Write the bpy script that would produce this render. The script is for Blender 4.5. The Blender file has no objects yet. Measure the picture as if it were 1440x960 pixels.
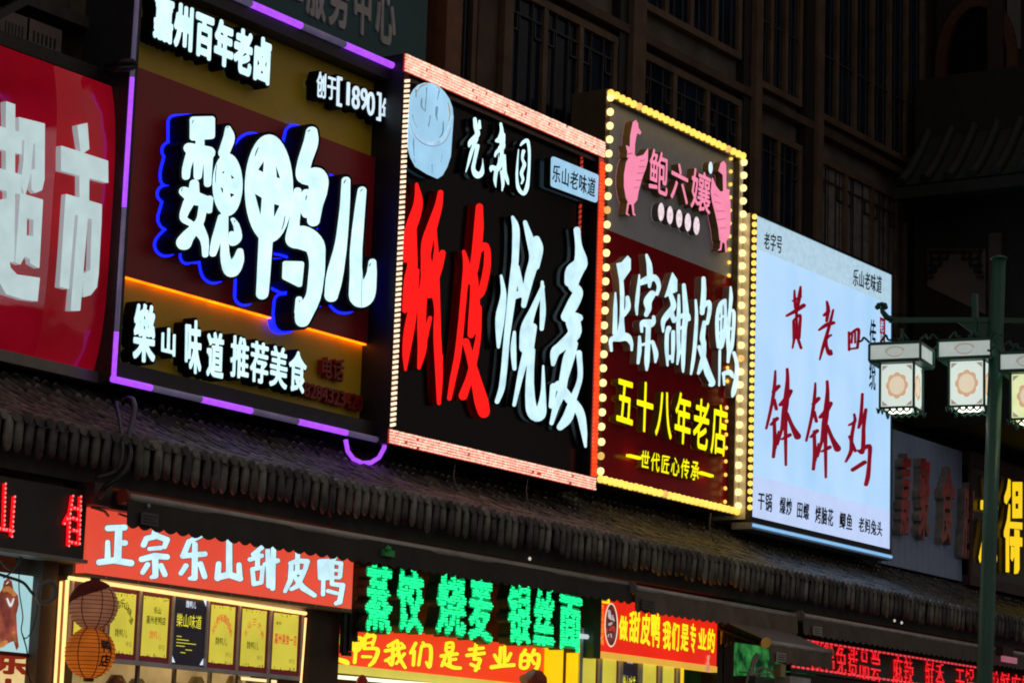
import bpy, bmesh, math, random
import numpy as np
from mathutils import Vector, Matrix
from mathutils.geometry import delaunay_2d_cdt
random.seed(7)
RNG = np.random.default_rng(7)
scene = bpy.context.scene
COL = scene.collection

# ------------------------------------------------------------------ camera
FPX, YAW, PITCH, ROLL = 3591.6, .981602, .180657, .033374      # calibrated on the photo's lines
_cy, _sy, _cp, _sp, _cr, _sr = math.cos(YAW), math.sin(YAW), math.cos(PITCH), math.sin(PITCH), math.cos(ROLL), math.sin(ROLL)
CF = np.array([_sy*_cp, _cy*_cp, _sp]); _r0 = np.array([_cy, -_sy, 0]); _u0 = np.cross(_r0, CF)
CR = _cr*_r0 + _sr*_u0; CU = -_sr*_r0 + _cr*_u0
CC = np.array([0, 0, 1.6])
cam = bpy.data.cameras.new('camera'); camo = bpy.data.objects.new('camera', cam); COL.objects.link(camo)
cam.sensor_width = 36; cam.lens = FPX/1440*36; cam.clip_start = .1; cam.clip_end = 3000
camo.matrix_world = Matrix(((CR[0], CU[0], -CF[0], CC[0]), (CR[1], CU[1], -CF[1], CC[1]), (CR[2], CU[2], -CF[2], CC[2]), (0, 0, 0, 1)))
scene.camera = camo

# ------------------------------------------------------------------ night sky and exposure
scene.view_settings.view_transform = 'Standard'; scene.view_settings.look = 'None'
scene.view_settings.exposure = 0; scene.view_settings.gamma = 1
w = bpy.data.worlds.new('World'); scene.world = w; w.use_nodes = True
wn, wl = w.node_tree.nodes, w.node_tree.links
wn.clear()
wo = wn.new('ShaderNodeOutputWorld'); wa = wn.new('ShaderNodeAddShader')
sky = wn.new('ShaderNodeTexSky'); sky.sky_type = 'NISHITA'; sky.sun_disc = False
sky.sun_elevation = math.radians(-4); sky.sun_rotation = math.radians(200)
b1 = wn.new('ShaderNodeBackground'); b1.inputs[1].default_value = .05
b2 = wn.new('ShaderNodeBackground'); b2.inputs[0].default_value = (1, .86, .74, 1); b2.inputs[1].default_value = .2   # city glow
wl.new(sky.outputs[0], b1.inputs[0]); wl.new(b1.outputs[0], wa.inputs[0]); wl.new(b2.outputs[0], wa.inputs[1]); wl.new(wa.outputs[0], wo.inputs[0])
scene.cycles.max_bounces = 6; scene.cycles.diffuse_bounces = 3; scene.cycles.glossy_bounces = 4
scene.cycles.sample_clamp_indirect = 4
scene.cycles.use_denoising = True
scene.cycles.pixel_filter_type = 'BLACKMAN_HARRIS'; scene.cycles.filter_width = 1.9

# ------------------------------------------------------------------ pixel -> place
def at(px, py, y):
    d = CF + CR*(px-720)/FPX - CU*(py-480)/FPX
    return CC + d*(y/d[1])
def rectpx(TL, TR, BR, BL, y):
    p = [at(*c, y) for c in (TL, TR, BR, BL)]
    return ((p[0][0]+p[3][0])/2, (p[1][0]+p[2][0])/2, (p[2][2]+p[3][2])/2, (p[0][2]+p[1][2])/2)   # x0,x1,z0,z1
def xat(px, py, y): return at(px, py, y)[0]
def zat(px, py, y): return at(px, py, y)[2]

# ------------------------------------------------------------------ materials
MATS = {}
def srgb(r, g, b):
    f = lambda c: (c/255/12.92) if c/255 <= .04045 else ((c/255+.055)/1.055)**2.4
    return (f(r), f(g), f(b))
def mat(name, col, rough=.6, metal=0, emit=None, es=1, noise=.15, nscale=6, bump=0, coat=0, spec=.5, trans=0):
    if name in MATS: return MATS[name]
    m = bpy.data.materials.new(name); m.use_nodes = True; MATS[name] = m
    nt = m.node_tree; n = nt.nodes; l = nt.links; p = n['Principled BSDF']
    p.inputs['Roughness'].default_value = rough; p.inputs['Metallic'].default_value = metal
    p.inputs['Specular IOR Level'].default_value = spec
    if coat: p.inputs['Coat Weight'].default_value = coat; p.inputs['Coat Roughness'].default_value = .06
    tc = n.new('ShaderNodeTexCoord'); nz = n.new('ShaderNodeTexNoise'); nz.inputs['Scale'].default_value = nscale; nz.inputs['Detail'].default_value = 6
    l.new(tc.outputs['Object'], nz.inputs['Vector'])
    rp = n.new('ShaderNodeMapRange'); rp.inputs[1].default_value = .25; rp.inputs[2].default_value = .75
    rp.inputs[3].default_value = 1-noise*1.6; rp.inputs[4].default_value = 1+noise
    l.new(nz.outputs['Fac'], rp.inputs[0])
    def scaled(c):
        v = n.new('ShaderNodeVectorMath'); v.operation = 'SCALE'; v.inputs[0].default_value = c[:3]
        l.new(rp.outputs[0], v.inputs['Scale']); return v.outputs[0]
    l.new(scaled(col), p.inputs['Base Color'])
    if emit:
        l.new(scaled(emit), p.inputs['Emission Color']); p.inputs['Emission Strength'].default_value = es
    if bump:
        b = n.new('ShaderNodeBump'); b.inputs['Strength'].default_value = bump; b.inputs['Distance'].default_value = .01
        l.new(nz.outputs['Fac'], b.inputs['Height']); l.new(b.outputs[0], p.inputs['Normal'])
    return m
def glow(name, rgb, s=1.0, base=(.3, .3, .3), noise=.04, rough=.35, nscale=5):
    return mat(name, base, rough=rough, emit=srgb(*rgb), es=s, noise=noise, nscale=nscale)

# ------------------------------------------------------------------ mesh building
class MB:
    def __init__(s): s.v = []; s.f = []; s.m = []; s.mi = 0; s.smooth = False; s.sm = []
    def face(s, idx, mi=None): s.f.append(tuple(idx)); s.m.append(s.mi if mi is None else mi); s.sm.append(s.smooth)
    def add(s, pts): b = len(s.v); s.v += [tuple(p) for p in pts]; return b
    def box(s, x0, x1, y0, y1, z0, z1, mi=None):
        b = s.add([(x, y, z) for z in (z0, z1) for y in (y0, y1) for x in (x0, x1)])
        for q in ((0, 2, 3, 1), (4, 5, 7, 6), (0, 1, 5, 4), (2, 6, 7, 3), (0, 4, 6, 2), (1, 3, 7, 5)): s.face([b+i for i in q], mi)
        return s
    def bar(s, p, q, w, h=None, mi=None):
        p, q = Vector(p), Vector(q); d = (q-p).normalized(); h = h or w
        a = Vector((0, 1, 0)) if abs(d.y) < .8 else Vector((1, 0, 0)); e = d.cross(a).normalized(); a = e.cross(d)
        b = s.add([c + e*sx*w/2 + a*sy*h/2 for c in (p, q) for sx, sy in ((-1, -1), (1, -1), (1, 1), (-1, 1))])
        for k in ((0, 3, 2, 1), (4, 5, 6, 7), (0, 1, 5, 4), (1, 2, 6, 5), (2, 3, 7, 6), (3, 0, 4, 7)): s.face([b+i for i in k], mi)
        return s
    def tube(s, pts, r, n=8, mi=None, cap=True):
        pts = [Vector(p) for p in pts]; rs = r if hasattr(r, '__len__') else [r]*len(pts); old = s.smooth; s.smooth = True
        bs = []; e = None
        for i, p in enumerate(pts):
            d = (pts[min(i+1, len(pts)-1)] - pts[max(i-1, 0)]).normalized()
            if e is None: e = d.orthogonal().normalized()
            else: e = (e - d*e.dot(d)).normalized()
            a = d.cross(e)
            bs.append(s.add([p + (e*math.cos(t)+a*math.sin(t))*rs[i] for t in [2*math.pi*k/n for k in range(n)]]))
        for i in range(len(pts)-1):
            for k in range(n): s.face((bs[i]+k, bs[i]+(k+1) % n, bs[i+1]+(k+1) % n, bs[i+1]+k), mi)
        s.smooth = old
        if cap: s.face([bs[0]+k for k in reversed(range(n))], mi); s.face([bs[-1]+k for k in range(n)], mi)
        return s
    def lathe(s, c, prof, n=16, mi=None):
        old = s.smooth; s.smooth = True
        bs = [s.add([(c[0]+r*math.cos(2*math.pi*k/n), c[1]+r*math.sin(2*math.pi*k/n), c[2]+z) for k in range(n)]) for r, z in prof]
        for i in range(len(bs)-1):
            for k in range(n): s.face((bs[i]+k, bs[i]+(k+1) % n, bs[i+1]+(k+1) % n, bs[i+1]+k), mi)
        s.smooth = old; return s
    def prism(s, pts, y0, y1, mi=None, mi_side=None):
        """pts are (x,z); extruded along y"""
        n = len(pts); a = s.add([(x, y0, z) for x, z in pts]); b = s.add([(x, y1, z) for x, z in pts])
        s.face(range(a, a+n), mi); s.face(reversed(range(b, b+n)), mi_side if mi_side is not None else mi)
        for i in range(n): s.face((a+i, b+i, b+(i+1) % n, a+(i+1) % n), mi_side if mi_side is not None else mi)
        return s
    def build(s, name, mats, parent=None):
        me = bpy.data.meshes.new(name); me.from_pydata(s.v, [], s.f); me.validate(); me.update()
        if not isinstance(mats, (list, tuple)): mats = [mats]
        for m in mats: me.materials.append(m)
        if len(me.polygons) == len(s.f):
            me.polygons.foreach_set('material_index', s.m); me.polygons.foreach_set('use_smooth', s.sm)
        o = bpy.data.objects.new(name, me); COL.objects.link(o)
        if parent: o.parent = parent; o.matrix_parent_inverse = parent.matrix_world.inverted()
        return o
def thing(name, label, cat, loc=(0, 0, 0), group=None):
    o = bpy.data.objects.new(name, None); COL.objects.link(o); o.location = loc; o.empty_display_size = .1
    o.matrix_world = Matrix.Translation(loc)
    return tag(o, label, cat, group)
def tag(o, label, cat, group=None):
    o['label'] = label; o['category'] = cat
    if group: o['group'] = group
    return o
def struct(o): o['kind'] = 'structure'; return o

# ------------------------------------------------------------------ glyph outlines from distance fields
def contours(Fd):
    H, W = Fd.shape; segs = {}
    Fd = np.where(Fd == 0, 1e-9, Fd)
    ins = Fd < 0
    code = ins[:-1, :-1]*1 + ins[:-1, 1:]*2 + ins[1:, 1:]*4 + ins[1:, :-1]*8
    ys, xs = np.nonzero((code > 0) & (code < 15))
    T = {1: [(3, 0)], 2: [(0, 1)], 3: [(3, 1)], 4: [(1, 2)], 5: [(3, 0), (1, 2)], 6: [(0, 2)], 7: [(3, 2)], 8: [(2, 3)], 9: [(2, 0)], 10: [(0, 1), (2, 3)], 11: [(2, 1)], 12: [(1, 3)], 13: [(1, 0)], 14: [(0, 3)]}
    def key(x, y, e): return ((x, y, 0), (x+1, y, 1), (x, y+1, 0), (x, y, 1))[e]
    for x, y in zip(xs.tolist(), ys.tolist()):
        for a, b in T[int(code[y, x])]: segs[key(x, y, a)] = key(x, y, b)
    def pos(k):
        x, y, d = k
        if d == 0: a, b = Fd[y, x], Fd[y, x+1]; return (x + a/(a-b), y)
        a, b = Fd[y, x], Fd[y+1, x]; return (x, y + a/(a-b))
    loops = []
    while segs:
        k0, k = segs.popitem(); lp = [k0]
        while k != k0:
            lp.append(k); nk = segs.pop(k, None)
            if nk is None: break
            k = nk
        if len(lp) > 5: loops.append(np.array([pos(q) for q in lp]))
    return loops
def rdp(P, eps):
    n = len(P); far = int(np.argmax(((P-P[0])**2).sum(1))); Q = np.vstack([P, P[:1]]); keep = {0, far, n}; st = [(0, far), (far, n)]
    while st:
        a, b = st.pop()
        if b-a < 2: continue
        ab = Q[b]-Q[a]; L = math.hypot(*ab) + 1e-12; d = np.abs(ab[0]*(Q[a+1:b, 1]-Q[a, 1]) - ab[1]*(Q[a+1:b, 0]-Q[a, 0]))/L
        i = int(np.argmax(d))
        if d[i] > eps: i += a+1; keep.add(i); st += [(a, i), (i, b)]
    keep.discard(n); return P[sorted(keep)]
class Glyph:
    """a signed distance field on a grid with an origin and a step; level(d) gives the outline grown by d"""
    def __init__(s, Fd, ox, oy, st): s.F = Fd; s.ox = ox; s.oy = oy; s.st = st
    def outline(s, d, eps):
        out = []
        for lp in contours(s.F - d):
            lp = rdp(lp, eps/s.st)
            if len(lp) >= 3: out.append(lp*s.st + (s.ox, s.oy))
        return out
    def sample(s, x, y):
        i = min(max(int((y-s.oy)/s.st+.5), 0), s.F.shape[0]-1); j = min(max(int((x-s.ox)/s.st+.5), 0), s.F.shape[1]-1)
        return s.F[i, j]
def glyph_mesh(mb, g, mapf, y0, y1, d=0, eps=.25, mf=0, ms=1, back=False):
    """front face at y0 (nearer the camera), sides back to y1; mapf(x, y) -> (X, Z)"""
    loops = g.outline(d, eps)
    if not loops: return
    co, ed = [], []
    for lp in loops:
        b = len(co); n = len(lp); co += [Vector(p) for p in lp]; ed += [(b+i, b+(i+1) % n) for i in range(n)]
    vs, es, fs = delaunay_2d_cdt(co, ed, [], 1, 1e-6)[:3]
    base = mb.add([(lambda q: (q[0], y0, q[1]))(mapf(v.x, v.y)) for v in vs])
    for f_ in fs:
        cx = sum(vs[i].x for i in f_)/3; cy = sum(vs[i].y for i in f_)/3
        if g.sample(cx, cy) - d < 0: mb.face([base+i for i in f_], mf)
    if y1 is not None and abs(y1-y0) > 1e-6:
        for lp in loops:
            q = [mapf(*p) for p in lp]; n = len(q)
            a = mb.add([(x, y0, z) for x, z in q]); b = mb.add([(x, y1, z) for x, z in q])
            for i in range(n): mb.face((a+i, a+(i+1) % n, b+(i+1) % n, b+i), ms)

def smooth_pts(st, sub=5):
    P = np.array(st, float)
    if len(P) < 3: return P
    out = []
    for i in range(len(P)-1):
        p0, p1, p2, p3 = P[max(i-1, 0)], P[i], P[i+1], P[min(i+2, len(P)-1)]
        for t in np.linspace(0, 1, sub, endpoint=False):
            out.append(.5*((2*p1) + (-p0+p2)*t + (2*p0-5*p1+4*p2-p3)*t*t + (-p0+3*p1-3*p2+p3)*t**3))
    out.append(P[-1]); out = np.array(out); out[:, 2] = np.clip(out[:, 2], P[:, 2].min()*.8, None); return out
def poly_sdf(X, Y, poly):
    P = np.array(poly, float); n = len(P); D = np.full(X.shape, 1e9); ins = np.zeros(X.shape, bool)
    for i in range(n):
        a, b = P[i], P[(i+1) % n]; ab = b-a; t = np.clip(((X-a[0])*ab[0]+(Y-a[1])*ab[1])/(ab@ab+1e-12), 0, 1)
        D = np.minimum(D, np.hypot(X-a[0]-t*ab[0], Y-a[1]-t*ab[1]))
        if a[1] != b[1]: ins ^= ((a[1] > Y) != (b[1] > Y)) & (X < (b[0]-a[0])*(Y-a[1])/(b[1]-a[1])+a[0])
    return np.where(ins, -D, D)
def drawn(off, sc, S=(), P=(), E=(), cut=(), rnd=0, step=.5, grow=0, sm=True, margin=14):
    """outline drawn in pixels of an enlarged view: S strokes (x,y,r), P polygons, E ellipses (cx,cy,rx,ry), cut polygons"""
    T = lambda x, y: (off[0]+x/sc, off[1]+y/sc)
    Ss = [[(*T(x, y), r/sc) for x, y, r in s] for s in S]; Ps = [[T(*p) for p in q] for q in P]
    Es = [(*T(a, b), c/sc, d/sc) for a, b, c, d in E]
    for a, b, c, d in Es: Ps.append([(a+c*math.cos(t), b+d*math.sin(t)) for t in np.linspace(0, 2*math.pi, 40, endpoint=False)])
    allp = [(x-r, y-r) for s in Ss for x, y, r in s]+[(x+r, y+r) for s in Ss for x, y, r in s]+[p for q in Ps for p in q]
    A = np.array(allp); x0, y0 = A.min(0)-margin; x1, y1 = A.max(0)+margin
    xs = np.arange(x0, x1, step); ys = np.arange(y0, y1, step); X, Y = np.meshgrid(xs, ys); D = np.full(X.shape, 1e9)
    for s in Ss:
        q = smooth_pts(s) if sm else np.array(s, float)
        for a, b in zip(q[:-1], q[1:]):
            ab = b[:2]-a[:2]; t = np.clip(((X-a[0])*ab[0]+(Y-a[1])*ab[1])/(ab@ab+1e-9), 0, 1)
            D = np.minimum(D, np.hypot(X-a[0]-t*ab[0], Y-a[1]-t*ab[1]) - (a[2]+(b[2]-a[2])*t))
    for q in Ps: D = np.minimum(D, poly_sdf(X, Y, q) - rnd/sc)
    for q in cut: D = np.maximum(D, -poly_sdf(X, Y, [T(*p) for p in q]))
    D = D - grow
    K = np.pad(D, 1, mode='edge'); D = (K[1:-1, 1:-1]*4+K[:-2, 1:-1]+K[2:, 1:-1]+K[1:-1, :-2]+K[1:-1, 2:])/8
    return Glyph(D, x0, y0, step)
def onplane(y):
    return lambda px, py: (lambda p: (p[0], p[2]))(at(px, py, y))

# glyphs of the built-in font
_fc = bpy.data.curves.new('type', 'FONT'); _fo = bpy.data.objects.new('type', _fc); COL.objects.link(_fo)
_GC = {}; NG = 112
def font_glyph(ch):
    if ch in _GC: return _GC[ch]
    _fc.body = ch; bpy.context.view_layer.update(); dg = bpy.context.evaluated_depsgraph_get()
    ev = _fo.evaluated_get(dg); me = ev.to_mesh(); me.calc_loop_triangles()
    V = np.array([(v.co.x, v.co.y) for v in me.vertices]); tri = [tuple(t.vertices) for t in me.loop_triangles]; ev.to_mesh_clear()
    lo, hi = -.2, 1.2; st = (hi-lo)/NG; M = np.zeros((NG, NG), bool)
    for t in tri:
        a, b, c = ((V[i]+(0, .12)-lo)/st for i in t)
        x0, x1 = int(max(min(a[0], b[0], c[0]), 0)), int(min(max(a[0], b[0], c[0])+2, NG)); y0, y1 = int(max(min(a[1], b[1], c[1]), 0)), int(min(max(a[1], b[1], c[1])+2, NG))
        if x1 <= x0 or y1 <= y0: continue
        X, Y = np.meshgrid(np.arange(x0, x1), np.arange(y0, y1))
        e = lambda p, q: (q[0]-p[0])*(Y-p[1])-(q[1]-p[1])*(X-p[0])
        e0, e1, e2 = e(a, b), e(b, c), e(c, a)
        M[y0:y1, x0:x1] |= ((e0 >= 0) & (e1 >= 0) & (e2 >= 0)) | ((e0 <= 0) & (e1 <= 0) & (e2 <= 0))
    def edt(m):
        i = np.arange(NG); dd = (i[:, None]-i[None, :])**2
        big = np.where(m, 0, 1e6)
        g = (dd[:, :, None] + big[None, :, :]).min(1)
        return np.sqrt((g[:, None, :] + dd[None, :, :]).min(2))
    Fd = (edt(M) - edt(~M))*st; K = np.pad(Fd, 1, mode='edge')
    Fd = (K[1:-1, 1:-1]*2+K[:-2, 1:-1]+K[2:, 1:-1]+K[1:-1, :-2]+K[1:-1, 2:])/6
    bb = (V[:, 0].min(), V[:, 0].max(), V[:, 1].min()+.12, V[:, 1].max()+.12)
    _GC[ch] = (Glyph(Fd, lo, lo, st), bb); return _GC[ch]
def quad_map(quad, y):
    TL, TR, BR, BL = [(lambda p: np.array((p[0], p[2])))(at(*c, y)) for c in quad]
    return lambda u, v: tuple((BL*(1-u)+BR*u)*(1-v)+(TL*(1-u)+TR*u)*v)
def text(s, quad, y, mats, parent=None, depth=.03, bold=.02, name='letter', sep=False, fit=False, body=None, bodymat=None, pad=.03, vertical=False, slant=0, halo=None):
    """s is set in the picture-plane quad TL,TR,BR,BL standing at depth y. body = (grow, front offset, back) adds a grown shell"""
    qm = quad_map(quad, y); n = len(s); objs = []; mb = None
    for i, ch in enumerate(s):
        if ch == ' ': continue
        g, bb = font_glyph(ch)
        if sep or mb is None: mb = MB()
        def mp(u, v, i=i, bb=bb, ch=ch):
            if fit:
                wf = (1-2*pad)*(.5 if ch == '1' else 1); u = .5-wf/2+wf*(u-bb[0])/(bb[1]-bb[0]); v = pad+(1-2*pad)*(v-bb[2])/(bb[3]-bb[2])
            else: u = pad+(1-2*pad)*u
            u += slant*(v-.5)
            if vertical: return qm(u, (n-1-i+v)/n)
            return qm((i+u)/n, v)
        glyph_mesh(mb, g, mp, y, y+depth, bold, .004, 0, 1)
        if body:
            gr, fo, bk = body; glyph_mesh(mb, g, mp, y+fo, y+bk, bold+gr, .006, 2, 2)
        if sep: objs.append(mb.build(name, list(mats)+([bodymat] if body else []), parent))
    if not sep and mb: objs.append(mb.build(name, list(mats)+([bodymat] if body else []), parent))
    return objs

# ------------------------------------------------------------------ palette
white_face = glow('white_letter_face', (206, 248, 255), 1.15, base=(.6, .6, .6), noise=.12, nscale=7)
white_cool = glow('white_letter_cool', (196, 236, 247), 1.1, base=(.6, .6, .6), noise=.12, nscale=7)
white_soft = glow('white_letter_soft', (215, 240, 255), 1.0, base=(.6, .6, .6), noise=.1, nscale=4)
black_shell = mat('black_shell', (.006, .006, .009), rough=.6, spec=.12)
blue_halo = glow('blue_halo', (12, 24, 255), 3.2, base=(.02, .02, .3))
red_face = glow('red_letter_face', (255, 6, 4), 1.15, base=(.4, .01, .01), rough=.2)
red_side = mat('red_letter_return', (0.4, 0.005, 0.005), rough=.3)
dark_metal = mat('dark_metal', (.035, .035, .045), rough=.45, metal=.3)
black_metal = mat('black_metal', (.012, .012, .014), rough=.5)
purple = glow('purple_led', (170, 75, 255), 1.25, base=(.3, .1, .5), noise=.12, nscale=20)
lilac = mat('lilac_tube', (.34, .3, .42), rough=.3, emit=(.05, .042, .085), es=1)
wood_dark = mat('dark_brown_wood', (.085, .052, .038), rough=.65, noise=.35, nscale=3, bump=.3)
wood_frame = mat('brown_window_wood', (.13, .082, .055), rough=.6, noise=.3, nscale=4)
plaster = mat('grey_brown_spandrel', (.13, .11, .095), rough=.85, noise=.3, nscale=2.5, bump=.4)
glass_dark = mat('dark_window_glass', (.008, .018, .042), rough=.12, noise=.5, nscale=1.2, spec=.12)
tile_mat = mat('grey_roof_tile', (.17, .165, .15), rough=.42, noise=.45, nscale=9, bump=.6)
tile_end = mat('tile_end', (.17, .165, .155), rough=.55, noise=.5, nscale=7, bump=.4)
concrete = mat('dark_fascia', (.05, .048, .045), rough=.7, noise=.3)

# ================================================================== SETTING
mb = MB(); g = 400
b = mb.add([(-g, -g, 0), (g, -g, 0), (g, 12, 0), (-g, 12, 0)]); mb.face((b, b+1, b+2, b+3))
struct(mb.build('street', mat('paved_street', (.06, .058, .055), rough=.5, noise=.3, nscale=1.2, bump=.3)))
mb = MB().box(-60, 90, 12.0, 40, .0, .12)
struct(mb.build('pavement', mat('stone_pavement', (.2, .19, .18), rough=.7, noise=.25, nscale=2)))

# ---- the row building: wall, columns, windows, tiled eave
YW = 15.75
row = thing('row_building', 'long dark timber fronted row building behind the lit signboards with tiled eave over its shops', 'building', (24, YW, 0))
MB().box(4, 60, YW, YW+6, 4.4, 17).build('wall', plaster, row)
mb = MB(); mb.box(4, 60, YW, YW+.4, 0, 4.4); mb.box(4, 60, YW+5, YW+6, 0, 4.4)
mb.build('lower_wall', mat('shop_back_wall', (.16, .1, .06), rough=.7, noise=.3), row)
def column(pxl, pxr, py, m=wood_dark, d=.22, z0=5, z1=17):
    x0, x1 = xat(pxl, py, YW-.1), xat(pxr, py, YW-.1)
    MB().box(x0, x1, YW-d, YW+.02, z0, z1).build('column', m, row)
reddish = mat('reddish_post', (.2, .075, .035), rough=.5, noise=.2)
for a, b_, py, m, d in ((107, 127, 50, mat('pale_post', (.16, .12, .1)), .25), (606, 628, 60, reddish, .3), (670, 697, 60, wood_dark, .12), (699, 711, 60, wood_frame, .2), (868, 880, 110, black_metal, .12),
                 (880, 898, 110, wood_frame, .2), (1043, 1053, 180, black_metal, .12), (1053, 1062, 180, wood_frame, .2), (1128, 1140, 230, black_metal, .15), (1140, 1149, 230, wood_frame, .2)):
    column(a, b_, py, m, d)
def window(x0, x1, z0, z1, nm, fret=True, curtain=None):
    fw = .09; y = YW-.05
    fr = MB(); fr.box(x0, x1, y-.06, y+.06, z1-fw, z1); fr.box(x0, x1, y-.06, y+.06, z0, z0+fw)
    for k in range(nm+1):
        xx = x0+(x1-x0-fw)*k/nm; fr.box(xx, xx+fw, y-.055, y+.055, z0+fw, z1-fw)
    f_ = fr.build('window', wood_frame, row)
    MB().box(x0+fw, x1-fw, y+.0, y+.03, z0+fw, z1-fw).build('pane', glass_dark, f_)
    lt = MB(); t = .018
    for k in range(nm):
        a = x0+(x1-x0-fw)*k/nm+fw; b = x0+(x1-x0-fw)*(k+1)/nm; h = z1-z0
        for zz in (z0+fw+(h-2*fw)*.3, z1-fw-.22): lt.box(a, b, y-.035, y-.012, zz, zz+t)
        for q in (.3, .7): lt.box(a+(b-a)*q, a+(b-a)*q+t, y-.03, y-.008, z0+fw, z1-fw)
        if fret:
            for q, s_ in ((.0, 1), (1, -1)):
                xx = a+(b-a)*q+s_*.16; lt.box(xx, xx+t, y-.032, y-.01, z1-fw-.42, z1-fw-.22); lt.box(min(xx, xx-s_*.16), max(xx, xx-s_*.16)+.001, y-.034, y-.011, z1-fw-.42, z1-fw-.40)
    lt.build('lattice', mat('lattice_wood', (.045, .046, .052), rough=.6), f_)
    if curtain:
        c = MB(); n = 14; xs = [x0+fw+(x1-x0-2*fw)*i/n for i in range(n+1)]
        for i in range(n):
            o_ = .012*(-1)**i; bb = c.add([(xs[i], y-.004+o_*.4, z0+fw), (xs[i+1], y-.004-o_*.4, z0+fw), (xs[i+1], y-.004-o_*.4, z1-fw), (xs[i], y-.004+o_*.4, z1-fw)]); c.face((bb, bb+1, bb+2, bb+3))
        c.build('curtain', curtain, f_)
yw = YW-.1
curt = mat('pale_curtain', (.2, .18, .17), rough=.9, noise=.3)
window(xat(628, 60, yw), xat(670, 60, yw), 7.0, 11.0, 1, False)
window(xat(711, 60, yw), xat(868, 100, yw), 7.6, 10.86, 3)
window(xat(898, 110, yw), xat(1043, 150, yw), 7.8, 10.86, 3)
window(xat(1062, 190, yw), xat(1128, 220, yw), 7.6, 10.66, 2)
window(xat(1149, 240, yw), xat(1265, 290, yw), 7.6, 10.66, 3, True, curt)
window(xat(711, 0, yw), xat(868, 0, yw), 11.6, 14.2, 4, False)
window(xat(898, 20, yw), xat(1043, 50, yw), 11.41, 14.2, 4, False)
window(xat(1062, 90, yw), xat(1128, 110, yw), 11.2, 14.2, 3, False)
window(xat(1149, 140, yw), xat(1300, 180, yw), 11.2, 14.2, 6, False)
window(29.2+4.6, 29.2+7.2, 7.6, 10.3, 3, True)
window(xat(130, 40, yw), xat(184, 60, yw), 7.9, 10.8, 1, False)
mb = MB(); mb.box(4, 60, YW-.16, YW+.01, 10.95, 11.06); mb.box(4, 60, YW-.16, YW+.01, 14.35, 14.6); mb.box(4, 60, YW-.1, YW+.01, 7.3, 7.55)
mb.build('cornice', wood_dark, row)
# slotted grilles at the left, over the red sign
for q in (((6, 28), (34, 40), (33, 56), (5, 44)), ((45, 44), (80, 55), (79, 70), (44, 58))):
    x0, x1, z0, z1 = rectpx(*q, YW-.3)
    f_ = MB().box(x0-.06, x1+.06, YW-.3, YW-.01, z0-.1, z1+.1).build('vent_grille', mat('pale_vent', (.2, .16, .14), rough=.7), row)
    s = MB()
    for k in range(6):
        a = x0+(x1-x0)*k/6; s.box(a+.015, a+(x1-x0)/6-.015, YW-.306, YW-.29, z0, z1)
    s.build('slot', black_metal, f_)
x0, x1 = xat(-40, 60, YW-.5), xat(180, 60, YW-.5)
mb = MB(); mb.box(x0, x1, YW-.5, YW+.01, zat(100, 80, YW-.5)-.12, zat(100, 80, YW-.5)); mb.box(x0, x1+.2, YW-.35, YW+.01, zat(60, 15, YW-.35), zat(60, 15, YW-.35)+.1)
mb.build('ledge', concrete, row)
mb = MB(); mb.bar(at(-10, 25, YW-.6), at(60, -12, YW-.6), .07); mb.bar(at(-10, 25, YW-.6), (at(-10, 25, YW)), .07); mb.build('brace', black_metal, row)

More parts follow.
